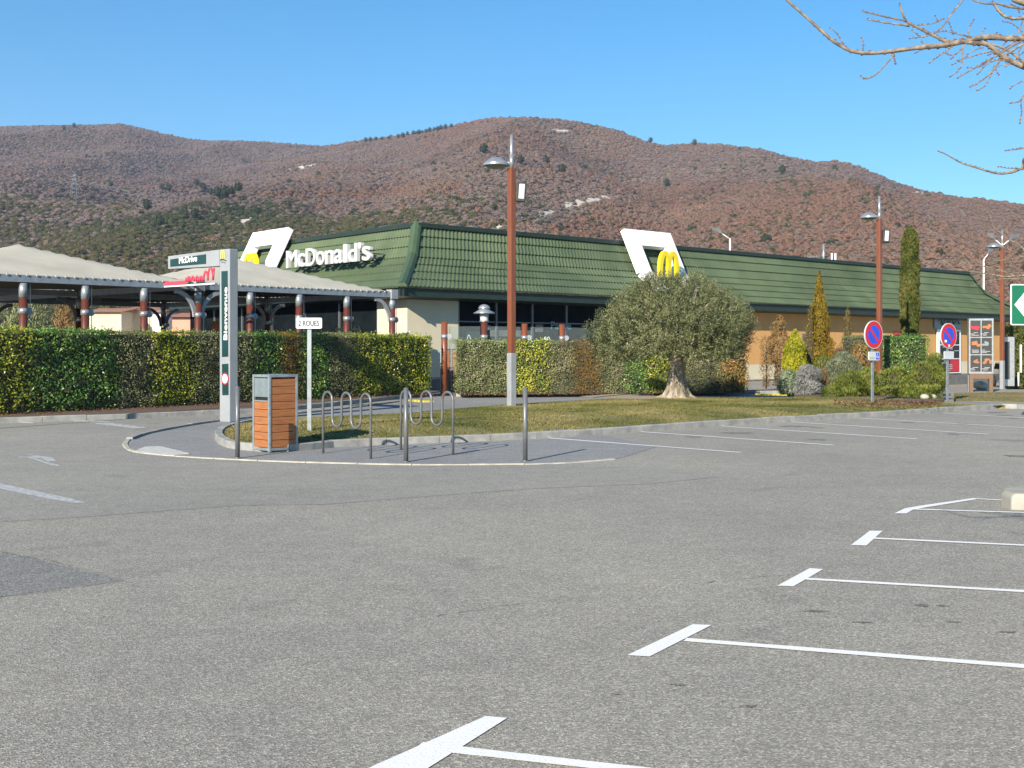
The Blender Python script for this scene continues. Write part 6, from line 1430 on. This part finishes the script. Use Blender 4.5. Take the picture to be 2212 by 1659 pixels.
# power pylon and wires
Dp = 1000.0; px = (161-CX)/F*Dp; zb_ = H+(HY-421)/F*Dp-4; zt_ = H+(HY-375)/F*Dp
PY = empty('power_pylon', (px, Dp, zb_), 0, 'grey lattice power pylon on the left slope', 'pylon'); hP = zt_-zb_; b = MB()
for lv in range(6):
    z0, z1 = hP*lv/6, hP*(lv+1)/6; w0, w1 = 2.9*(1-lv/6)+.5, 2.9*(1-(lv+1)/6)+.5
    cs = [(-1,-1),(1,-1),(1,1),(-1,1)]
    for i in range(4):
        a, c = cs[i], cs[(i+1) % 4]; b.tube([(a[0]*w0,a[1]*w0,z0),(a[0]*w1,a[1]*w1,z1)], .14, 4); b.tube([(a[0]*w0,a[1]*w0,z0),(c[0]*w1,c[1]*w1,z1)], .08, 4); b.tube([(c[0]*w0,c[1]*w0,z0),(a[0]*w1,a[1]*w1,z1)], .08, 4)
b.build('lattice', M['galv'], PY); b = MB()
for z in (.78, .9): b.tube([(-4.5,0,hP*z),(4.5,0,hP*z)], .14, 4)
b.build('crossarm', M['galv'], PY)
wr = empty('power_line', (px, Dp, zb_+hP*.78), 0, 'thin power lines sagging across the hillside from the pylon', 'power line')
for k in (-4.4, 4.4):
    for (xe, ye, De) in ((1500, 540, 700), (-800, 470, 1000)):
        pe = Vector(((xe-CX)/F*De, De, H+(HY-ye)/F*De)); p0 = Vector((px+k, Dp, zb_+hP*.78)); pts = [p0.lerp(pe, i/24)-Vector((0,0,14*4*(i/24)*(1-i/24))) for i in range(25)]
        b = MB(); b.tube(pts, .07, 4); b.build('wire', M['galv'], wr, True)

# far houses seen through the canopy
def house(x0, x1, ytop, ybot, D, wm, label, dep=7):
    X0, X1 = (x0-CX)/F*D, (x1-CX)/F*D; zt_ = H+(HY-ytop)/F*D; r_ = empty('house', (X0, D, -.3), 0, label, 'house'); w = X1-X0; h = zt_+.3
    b = MB(); b.box((w/2, dep/2, h/2), (w, dep, h)); b.build('wall', M[wm], r_)
    b = MB(); b.add([(-.3,-.4,h-.05),(w+.3,-.4,h-.05),(w+.3,dep/2,h+.35),(-.3,dep/2,h+.35),(w+.3,dep+.4,h-.05),(-.3,dep+.4,h-.05)], [(0,1,2,3),(3,2,4,5),(0,3,5),(1,4,2)]); b.build('roof', M['rooftile_far'], r_)
    for k in range(max(1, int(w/3))):
        b = MB(); b.box((1.2+k*3, -.02, h*.55), (.9, .08, 1.1)); b.build('window', M['glass_dark'], r_)
    return r_
house(192, 262, 672, 720, 95, 'wall_far', 'low cream house seen under the left canopy, left of a dark rear post'); house(275, 330, 668, 720, 98, 'wall_far', 'cream house seen under the canopy between a dark rear post and a red post'); house(330, 352, 672, 720, 92, 'white', 'narrow white house seen under the canopy next to a red post')
house(372, 460, 683, 720, 88, 'wall_pink', 'pink house seen under the canopy left of the bracketed corner post')
# fence of orange boards under the canopy
D = 52; fb = empty('board_fence', ((458-CX)/F*D, D, .05), 0, 'orange board fence behind the bracketed corner post', 'fence'); nbd = 9; w_ = (510-458)/F*D/nbd; hz = H+(HY-696)/F*D
for i in range(nbd): b = MB(); b.box((w_*(i+.5), 0, hz/2), (w_*.92, .04, hz)); b.build('board', M['gate_wood'], fb)
# wooded strip between terrace and hill
for i, (x, yt, D, hw) in enumerate(((60,640,80,40),(150,650,78,34),(-60,630,85,60),(300,655,120,36),(-160,620,90,60))):
    shrub('bare_tree', x, 760, yt, hw, D, lambda t: .5+.5*math.sin(math.pi*t), ('bare scrubby tree beyond the terrace behind the second red post from the left', 'bare scrubby tree beyond the terrace, left of the cream house', 'bare tree behind the left canopy at the picture edge', 'bare tree behind the cream houses', 'bare tree outside the picture beyond the canopy')[i], 'brown' if i % 2 else 'small_grey', 2500, .35, .2, lump=.4, cat='tree', z0=-.2, core=False, gapz=.8)

# ---------------- air ----------------
HAZE = 0.00011
if HAZE:
    b = MB(); b.box((0, 1500, 340), (7000, 4300, 690)); hz = b.build('haze', None); stuff(hz)
    hm_ = bpy.data.materials.new('haze'); hm_.use_nodes = True; t = hm_.node_tree; t.nodes.clear(); ou = t.nodes.new('ShaderNodeOutputMaterial'); pv = t.nodes.new('ShaderNodeVolumePrincipled')
    pv.inputs['Color'].default_value = (.62,.74,1,1); pv.inputs['Density'].default_value = HAZE; pv.inputs['Anisotropy'].default_value = .2; t.links.new(pv.outputs[0], ou.inputs['Volume']); hz.data.materials.append(hm_)
